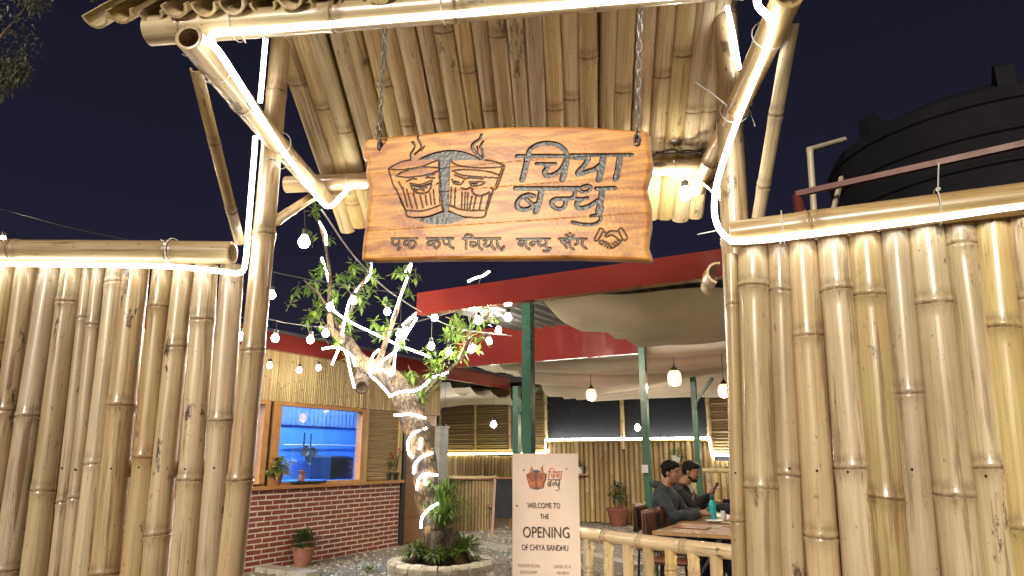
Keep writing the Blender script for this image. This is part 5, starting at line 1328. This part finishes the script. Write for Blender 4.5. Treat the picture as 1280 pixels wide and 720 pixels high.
# led strips
def tracks(pl, pts, off): return [pl.hit(x, y, off) for x, y in pts]
lp = tracks(FLP, [(-190, 334), (-60, 337), (60, 338), (150, 339), (230, 341), (285, 346)], .105)
lp += [P(300, 341, 2.74), P(307, 325, 2.74), P(310, 290, 2.74), P(314, 240, 2.74), P(318, 190, 2.76), P(319, 171, 2.76)]
s1 = strip(lp, .0115, M_led, 'led strip under the left fence rail that turns up the left gate post', name='led_strip')
s2 = strip([P(325, 128, 2.72), P(328, 95, 2.70), P(332, 48, 2.62)], .0105, M_led, 'short led strip up the outer side of the upper left post')
def bm(px, py, Y=None): return P(px, py, Y)
tb = fb1-fb0
def on_beam(px, dy=.055):
    best = min((fb0+tb*(i/300) for i in range(301)), key=lambda q: abs(640+F*q.x/(q.y*CT+(q.z-EYE)*ST)-px)); return best+Vector((0, -.012-dy*.3, -.055))
s3 = strip([P(458, 233, 3.33), P(438, 234, 3.33), P(428, 244, 3.3), (P(412, 258, 3.3)), P(398, 248, 3.22), P(350, 183, 2.66), P(300, 105, 2.12), P(276, 68, 1.98), P(266, 55, 1.98)]+[on_beam(px) for px in (276, 330, 420, 520, 620, 720, 820, 900, 935)]+[P(948, 8, 1.86), P(962, 24, 1.9), P(962, 50, 2.0), P(940, 105, 2.25), P(922, 150, 2.47), P(908, 190, 2.52), P(896, 230, 2.5), P(893, 265, 2.48), P(900, 288, 2.46), P(915, 302, 2.40)], .0115, M_led, 'long led strip framing the gateway along rafter, front beam and right post')
s4 = strip([P(909, 8, 2.52), P(917, 45, 2.54), P(924, 86, 2.54)], .0105, M_led, 'short led strip on the upper right post behind the rafter')
s5 = strip([P(812, 216, 3.15), P(838, 217, 3.13), P(866, 218, 3.1)], .0105, M_led, 'short led strip on the back beam right of the sign')
rp_ = tracks(FRP, [(921, 312), (960, 310), (1010, 304), (1060, 298), (1110, 292), (1170, 284), (1240, 274), (1300, 266), (1440, 248)], .112)
s6 = strip(rp_, .0115, M_led, 'led strip under the right fence rail')
def axis_of(a, b_): return (Vector(b_)-Vector(a)).normalized()
ra_ = axis_of(*RL); rb_ = axis_of(*RRt)
cable_tie(RL[0]+(RL[1]-RL[0])*.13, ra_, .056, s3, P(228, 68, 2.02)); cable_tie(RL[0]+(RL[1]-RL[0])*.53, ra_, .054, s3)
cable_tie(RRt[0]+(RRt[1]-RRt[0])*.14, rb_, .060, s3); cable_tie(RRt[0]+(RRt[1]-RRt[0])*.48, rb_, .058, s3, P(868, 102, 2.3))
cable_tie(fb0+tb*.135, axis_of(fb0, fb1), .062, s3, P(307, 54, 2.0)); cable_tie(fb0+tb*.44, axis_of(fb0, fb1), .060, s3)
cable_tie(P(342, 205, 2.81), (0, 0, 1), .056, s1); cable_tie(P(925, 285, 2.63), (0, 0, 1), .064, s3, P(872, 293, 2.42))
cable_tie(FLP.hit(229, 321, .075), FLP.d, .062, s1, FLP.hit(228, 313, .16))
for px, py, tl in ((980, 292, (978, 318)), (1168, 268, (1166, 222))): cable_tie(FRP.hit(px, py, .075), FRP.d, .064, s6, FRP.hit(tl[0], tl[1], .14))
cable_tie(P(843, 214, 3.15), GX, .056, s5); cable_tie(P(436, 231, 3.38), GX, .055, s3)
cable_tie(P(934, 130, 2.57), (0, .3, 1), .02, s3, P(944, 158, 2.5))
mb = MB(); mb.tube(smooth_path([P(815, 195, 3.16), P(828, 190, 3.14), P(842, 187, 3.14), P(853, 192, 3.14), P(868, 190, 3.12), P(880, 186, 3.1)], 5), .006, 5)
mb.tube(smooth_path([P(820, 190, 3.15), P(838, 193, 3.12), P(860, 188, 3.14), P(878, 192, 3.1)], 5), .005, 5); tag(mb.build('black_wire', M_black), 'tangled black wire lying on the back beam right of the sign', 'wire')

# ================================================================== SIGN
sl, sr = P(452, 324, 2.33), P(818, 325, 2.13)
SP = VP((sl.x, sl.y), (sr.x-sl.x, sr.y-sl.y))
sign = thing('hanging_sign', SP.hit(635, 325), 'carved orange wooden sign with two tea glasses hanging from chains', 'sign')
a_l, _ = SP.sz(452, 324); a_r, _ = SP.sz(818, 325)
z_t = SP.sz(640, 158)[1]; z_b = SP.sz(640, 325)[1]
NX, NZ = 620, 262
us = np.linspace(0, 1, NX); vs_ = np.linspace(0, 1, NZ)
ledge = np.array([SP.sz(x, y)[0] for x, y in [(455, 175), (453, 185), (458, 203), (456, 215), (460, 235), (459, 258), (457, 270), (456, 285), (453, 303), (451, 325)]]); lz = np.array([SP.sz(500, y)[1] for y in [175, 185, 203, 215, 235, 258, 270, 285, 303, 325]])
redge = np.array([SP.sz(x, y)[0] for x, y in [(813, 165), (816, 185), (813, 205), (809, 225), (814, 245), (815, 268), (812, 288), (811, 300), (815, 312), (818, 325)]]); rz_ = np.array([SP.sz(780, y)[1] for y in [165, 185, 205, 225, 245, 268, 288, 300, 312, 325]])
tp = [(453, 184), (458, 174), (475, 171), (520, 168), (560, 164), (600, 160), (650, 158), (720, 158), (760, 160), (795, 163), (806, 163), (812, 168)]
ta = np.array([SP.sz(*p)[0] for p in tp]); tz = np.array([SP.sz(*p)[1] for p in tp])
bp = [(451, 324), (470, 325), (560, 323), (640, 323), (720, 322), (790, 324), (818, 326)]
ba = np.array([SP.sz(*p)[0] for p in bp]); bz = np.array([SP.sz(*p)[1] for p in bp])
Ag = np.zeros((NZ, NX)); Zg = np.zeros((NZ, NX))
for j, v in enumerate(vs_):
    zc = z_b+(z_t-z_b)*v; L = np.interp(-zc, -lz, ledge); Rr = np.interp(-zc, -rz_, redge); a = L+(Rr-L)*us
    zb_ = np.interp(a, ba, bz); zt_ = np.interp(a, ta, tz); Ag[j] = a; Zg[j] = zb_+(zt_-zb_)*v
rs = np.random.RandomState(3)
def sdist(pl):
    q = [SP.sz(*p) for p in pl]; d = np.full(Ag.shape, 9.0)
    for (x0, y0), (x1, y1) in zip(q, q[1:]):
        m = (Ag > min(x0, x1)-.03) & (Ag < max(x0, x1)+.03) & (Zg > min(y0, y1)-.03) & (Zg < max(y0, y1)+.03)
        if not m.any(): continue
        ax, az = Ag[m], Zg[m]; dx, dy = x1-x0, y1-y0; L2 = dx*dx+dy*dy+1e-12
        t = np.clip(((ax-x0)*dx+(az-y0)*dy)/L2, 0, 1); d[m] = np.minimum(d[m], np.hypot(ax-x0-t*dx, az-y0-t*dy))
    return d
def sm_pts(pl, n=5):
    if len(pl) < 3: return pl
    return [(q.x, q.y) for q in smooth_path([(x, y, 0) for x, y in pl], n)]
def inside(poly):
    q = [SP.sz(*p) for p in poly]; r = np.zeros(Ag.shape, bool)
    for (x0, y0), (x1, y1) in zip(q, q[1:]+q[:1]):
        c = ((y0 > Zg) != (y1 > Zg)); xx = (x1-x0)*(Zg-y0)/((y1-y0) if abs(y1-y0) > 1e-9 else 1e-9)+x0; r ^= c & (Ag < xx)
    return r
PX = SP.sz(641, 240)[0]-SP.sz(640, 240)[0]
grey = np.zeros(Ag.shape); ink_shade = np.zeros(Ag.shape)
def groove(arr, d, hw, soft=.0011): np.maximum(arr, np.clip((hw-d)/soft+.5, 0, 1), out=arr)
for pl, w_ in BIG1+BIG2: groove(grey, sdist(sm_pts(pl)), w_*PX/2*1.02)
for pl, w_ in STEAM: groove(grey, sdist(sm_pts(pl)), w_*PX/2)
for pl, w_ in FACEF: groove(grey, sdist(sm_pts(pl)), w_*PX/2)
for pl in SMALL: groove(ink_shade, sdist(sm_pts(pl, 4)), 1.28*PX)
for pl in HAND: groove(ink_shade, sdist(sm_pts(pl, 4)), .76*PX)
cx_, cz_ = SP.sz(475+485/6, 165+410/6); ex_, ez_ = 365/6*PX, 297/6*PX
circ = (((Ag-cx_)/ex_)**2+((Zg-cz_)/ez_)**2) < 1
disc = circ & ~inside(CUPL) & ~inside(CUPR)
grey = np.maximum(grey, disc.astype(float))
for pl in INK: groove(ink_shade, sdist(sm_pts(pl, 4)), .80*PX)
for pl, w_ in BIG1+BIG2:        # groove shadow painted as a thin dark outline round the big letters
    d = sdist(sm_pts(pl)); np.maximum(ink_shade, np.clip(1-np.abs(d-w_*PX/2*1.02)/(PX*.42), 0, 1)*(grey < .8)*.85, out=ink_shade)
seamz = [SP.sz(640, y)[1] for y in (202, 232, 277)]
seam = np.zeros(Ag.shape)
for q in seamz: seam = np.maximum(seam, np.clip(1-np.abs(Zg-q)/.0014, 0, 1))
# small blunt gouge marks of the carving
gn = np.array([[noise.noise(Vector((a*90, z*90, 3))) for a, z in zip(ra1[::2], rz1[::2])] for ra1, rz1 in zip(Ag[::2], Zg[::2])]); gn = np.kron(gn, np.ones((2, 2)))[:NZ, :NX]
edge = np.minimum(np.minimum(us[None, :], 1-us[None, :])*1.0, .02)/.02; edgev = np.minimum(np.minimum(vs_[:, None]*.42, (1-vs_[:, None])*.42), .008)/.008
off = -.0075*grey*(1+.12*gn) - .0035*ink_shade*(1-grey) - .0012*seam + .0002*gn - .010*(1-edge)**2 - .006*(1-edgev)**2
P0 = np.array(SP.p[:]); D0 = np.array(SP.d[:]); N0 = np.array(SP.n[:]); org = np.array(wm(sign).to_translation()[:])
XYZ = P0[None, None]+Ag[..., None]*D0+off[..., None]*N0; XYZ[..., 2] = Zg; XYZ = XYZ-org
def m_sign():
    m, t, b = mat('varnished_sign_wood'); ob = N(t, 'ShaderNodeTexCoord').outputs['Object']
    oi = N(t, 'ShaderNodeObjectInfo'); r = math_(t, 'MULTIPLY', oi.outputs['Random'], 9.0)
    wp = noise_node(t, mapv(t, ob, (2.4, 2.4, 10)), 1.0, 3, .5, r)
    sp = N(t, 'ShaderNodeSeparateXYZ'); t.links.new(ob, sp.inputs[0])
    ph_ = math_(t, 'ADD', math_(t, 'MULTIPLY', sp.outputs['Z'], 95.0), math_(t, 'MULTIPLY', wp, 34.0)); wv = math_(t, 'ADD', math_(t, 'MULTIPLY', math_(t, 'SINE', ph_), .5), .5)
    gr = noise_node(t, mapv(t, ob, (6, 6, 190)), 1.0, 5, .6); bl = noise_node(t, mapv(t, ob, (3, 3, 7)), 1.0, 4)
    col = mix(t, ramp(t, wv, [(.0, 1.0), (.85, 0.0)]), (.82, .375, .065), (.44, .130, .016))
    col = mix(t, math_(t, 'MULTIPLY', ramp(t, gr, [(.38, 1.0), (.6, 0.0)]), .5), col, (.30, .095, .016))
    col = mix(t, math_(t, 'MULTIPLY', ramp(t, bl, [(.42, 0.0), (.66, 1.0)]), .55), col, (.84, .40, .08))
    kn = noise_node(t, mapv(t, ob, (7, 7, 16)), 1.0, 2); col = mix(t, math_(t, 'MULTIPLY', ramp(t, kn, [(.66, 0.0), (.74, 1.0)]), .6), col, (.22, .07, .02))
    a1 = N(t, 'ShaderNodeAttribute', attribute_name='grey_paint'); a2 = N(t, 'ShaderNodeAttribute', attribute_name='ink_shade'); a3 = N(t, 'ShaderNodeAttribute', attribute_name='bark_edge')
    gcol = mix(t, noise_node(t, ob, 160, 4, .7), (.030, .036, .045), (.105, .115, .13))
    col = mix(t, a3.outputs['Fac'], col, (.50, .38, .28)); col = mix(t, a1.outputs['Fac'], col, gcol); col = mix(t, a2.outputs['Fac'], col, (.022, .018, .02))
    t.links.new(col, b.inputs['Base Color']); b.inputs['Roughness'].default_value = .48; b.inputs['Coat Weight'].default_value = .12; b.inputs['Coat Roughness'].default_value = .2
    t.links.new(bump(t, math_(t, 'ADD', gr, math_(t, 'MULTIPLY', wv, .4)), .12, .004), b.inputs['Normal']); return m
M_sign = m_sign()
bounds = [0]+[int(np.argmin(np.abs(Zg[:, NX//2]-q))) for q in sorted(seamz)]+[NZ-1]
TH_ = .035
for k in range(len(bounds)-1):
    j0, j1 = bounds[k], bounds[k+1]; V = XYZ[j0:j1+1].reshape(-1, 3); h = j1-j0+1
    idx = np.arange(h*NX).reshape(h, NX); f = np.stack([idx[:-1, :-1], idx[:-1, 1:], idx[1:, 1:], idx[1:, :-1]], -1).reshape(-1, 4)
    rim = np.concatenate([idx[0, :], idx[1:, -1], idx[-1, -2::-1], idx[-2:0:-1, 0]]); step = 1
    V2 = V[rim]-N0*TH_; nb0 = len(V); m_ = len(rim); V = np.concatenate([V, V2])
    i0 = np.arange(m_); i1 = (i0+1) % m_; f2 = np.stack([rim[i0], nb0+i0, nb0+i1, rim[i1]], -1); f = np.concatenate([f, f2])
    me = bpy.data.meshes.new('plank'); me.vertices.add(len(V)); me.vertices.foreach_set('co', V.ravel())
    back = [nb0+i for i in range(m_)]
    me.loops.add(len(f)*4+m_); me.polygons.add(len(f)+1)
    me.loops.foreach_set('vertex_index', np.concatenate([f.ravel(), np.array(back[::-1])]).astype(np.int32))
    me.polygons.foreach_set('loop_start', np.concatenate([np.arange(len(f))*4, [len(f)*4]]).astype(np.int32))
    me.update(calc_edges=True)
    for nm, arr in (('grey_paint', grey), ('ink_shade', ink_shade), ('bark_edge', np.broadcast_to(1-np.clip(np.minimum(us, 1-us)/.012, 0, 1)[None, :], Ag.shape))):
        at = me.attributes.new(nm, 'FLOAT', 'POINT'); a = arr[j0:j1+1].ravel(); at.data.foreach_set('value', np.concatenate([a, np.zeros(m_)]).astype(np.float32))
    me.polygons.foreach_set('use_smooth', [True]*len(me.polygons)); me.set_sharp_from_angle(angle=math.radians(35)); me.materials.append(M_sign)
    me.validate(); put('plank', me, sign)
for (px, py) in ((475, 181), (796, 174)):
    mb = MB(); mb.lathe([(.006, .0), (.011, .0015), (.013, 0.0)], 14, SP.hit(px, py, .0005), tuple(SP.n)); mb.lathe([(.001, .0), (.0105, .0)], 12, SP.hit(px, py, .0012), tuple(SP.n)); mb.build('hole', M_black, sign)
# chains
def chain(pts, lab):
    A, B = pts; o = thing('chain', B, lab, 'chain', 'steel chains holding the sign'); L = (B-A).length; pitch = .029; n = int(L/pitch); d = (B-A).normalized()
    def lm_(tw_):
        mb = MB(); ring = []
        hw, hl = .0085, .0185
        for k in range(16):
            a = 2*math.pi*k/16; x = hw*math.cos(a); z = hl*math.sin(a)*.55+(.45*hl if math.sin(a) > 0.01 else -.45*hl if math.sin(a) < -.01 else 0); ring.append(Vector((x, 0, z)))
        ring.append(ring[0]); mb.tube(ring, .0030, 6, cap=False); return mb.mesh('link', Matrix.Identity(4), [M_steel], True)
    me = lm_(0)
    for i in range(n+1):
        c = A+d*(L*i/n); put('link', me, o, Matrix.Translation(c) @ d.to_track_quat('Z', 'Y').to_matrix().to_4x4() @ Matrix.Rotation((math.pi/2 if i % 2 else 0)+.5+RND.uniform(-.25, .25), 4, 'Z') @ Matrix.Rotation(RND.uniform(-.08, .08), 4, 'Y'))
chain((on_beam(478)+Vector((0, .07, .01)), SP.hit(475, 182, .012)), 'left steel chain holding up the carved sign')
chain((on_beam(801)+Vector((0, .07, .01)), SP.hit(796, 176, .012)), 'right steel chain holding up the carved sign')

# ================================================================== TANK, RAIL, FAR TREE
tcx, tcy, tr, ztp = 4.70, 6.2, 1.40, 4.36
tk = thing('water_tank', (tcx, tcy, 2.3), 'big black ribbed plastic water tank standing behind the right fence', 'tank')
prof = [(.001, 2.30), (tr*.97, 2.30), (tr, 2.36)]; z = 2.40
while z < ztp-.1: prof += [(tr, z), (tr, z+.20), (tr+.022, z+.215), (tr+.022, z+.235), (tr, z+.25)]; z += .27
prof += [(tr*.98, ztp), (tr*.80, ztp+.16), (tr*.45, ztp+.30), (.34, ztp+.33)]
mb = MB(); mb.lathe(prof, 72, (tcx, tcy, 0)); mb.build('tank_body', M_tank, tk, 35)
mb = MB(); mb.lathe([(.34, ztp+.33), (.34, ztp+.42), (.30, ztp+.46), (.001, ztp+.47)], 30, (tcx, tcy, 0)); mb.build('lid', M_tank, tk)
for a in (3.35, 4.25, 5.2, 1.0, 2.2):
    d = Vector((math.cos(a), math.sin(a), 0)); sdv = Vector((-d.y, d.x, 0)); q = Vector((tcx, tcy, ztp+.0))+d*(tr*.93); mb = MB()
    vs = []
    for s2 in (-.022, .022): vs += [q+d*.03+sdv*s2*3-Vector((0,0,.05)), q-d*.22+sdv*s2*3+Vector((0,0,.10)), q-d*.03+sdv*s2*3+Vector((0,0,.26)), q+d*.04+sdv*s2*3+Vector((0,0,.20))]
    mb.add(vs, [(0,1,2,3), (7,6,5,4), (0,3,7,4), (3,2,6,7), (2,1,5,6), (1,0,4,5)]); mb.build('lifting_lug', M_tank, tk, False)
mb = MB(); Lg = 1.0
st = thing('tank_stand', (tcx, tcy, 0), 'steel stand with legs carrying the black water tank', 'stand')
mb.box((tcx, tcy, 2.24), (2.7, 2.7, .11)); mb.build('platform', M_red_dull, st, False)
for x in (-1.25, 1.25):
    for y in (-1.25, 1.25): mb = MB(); mb.box((tcx+x, tcy+y, 1.09), (.10, .10, 2.18)); mb.build('leg', M_red_dull, st, False)
ra2, rb2 = P(995, 243, 5.2), P(1284, 179, 4.35)
rl2 = thing('red_guard_rail', (ra2.x, ra2.y, 0), 'dark red steel guard rail rising in front of the water tank', 'railing')
mb = MB(); mb.bar(ra2, rb2+(rb2-ra2)*.35, .045, .045); mb.build('top_bar', M_red_dull, rl2, False)
mb = MB(); mb.bar((ra2.x, ra2.y, ra2.z-.002), (ra2.x+.02, ra2.y, .0), .045, .045); mb.build('post', M_red_dull, rl2, False)
q = rb2+(rb2-ra2)*.3; mb = MB(); mb.bar((q.x, q.y, q.z-.03), (q.x, q.y, 0), .045, .045); mb.build('post', M_red_dull, rl2, False)
mb = MB(); mb.bar(ra2+Vector((.03, 0, -.03)), P(1016, 300, 5.1), .02, .02); mb.build('brace', M_red_dull, rl2, False)
p0_, p1_, p2_ = P(1020, 300, 5.6), P(1012, 187, 5.6), P(1040, 179, 5.9)
mb = MB(); mb.tube([Vector((p0_.x, p0_.y, 0)), p0_, p1_-Vector((0,0,.05)), p1_, p1_+(p2_-p1_)*.12, p2_, p2_+(p2_-p1_)*.6], [.028, .028, .028, .033, .028, .028, .028], 10); tag(mb.build('pvc_pipe', M_pipe, smooth=60), 'cream plastic pipe elbow running up beside the black tank', 'pipe')
pv = P(1047, 262, 5.0); mb = MB(); mb.bar(P(1036, 285, 5.0), P(1052, 222, 5.3), .03, .03); tag(mb.build('support_strut', M_pipe), 'thin slanting strut between the pipe and the tank', 'strut')
R = random.Random(41)
ft = thing('dark_tree', (-8.6, 8.4, 0), 'night dark tree with faintly lit leaves at the far upper left', 'tree')
q1, q2, q3 = P(8, 92, 8.0), P(38, 2, 7.6), P(-30, 20, 8.4)
mb = MB(); bark_tube(mb, [Vector((-8.6, 8.4, 0)), Vector((-8.5, 8.4, 2)), Vector((-8.2, 8.3, 4.2)), q3+Vector((-1.2, 0, 0))], [.2, .16, .11, .05], 12, 3); mb.build('trunk', M_bark, ft)
for qq in (q1, q2): mb = MB(); bark_tube(mb, [Vector((-8.2, 8.3, 3.9)), (Vector((-8.2, 8.3, 4.4))+qq)/2+Vector((0, 0, .3)), qq], [.05, .025, .008], 8, 5); mb.build('branch', M_bark, ft)
mb = MB()
for c, rad, n in ((P(0, 90, 8.0), .30, 700), (P(22, 88, 8.0), .17, 330), (P(40, -2, 7.6), .22, 200), (P(-40, 40, 8.4), .9, 900), (P(-10, 110, 8.0), .22, 160)):
    for _ in range(n):
        d = rdir(R); leaf(mb, c+Vector((d.x, d.y, d.z*.7))*rad*R.random()**.5, rdir(R), .09, .03)
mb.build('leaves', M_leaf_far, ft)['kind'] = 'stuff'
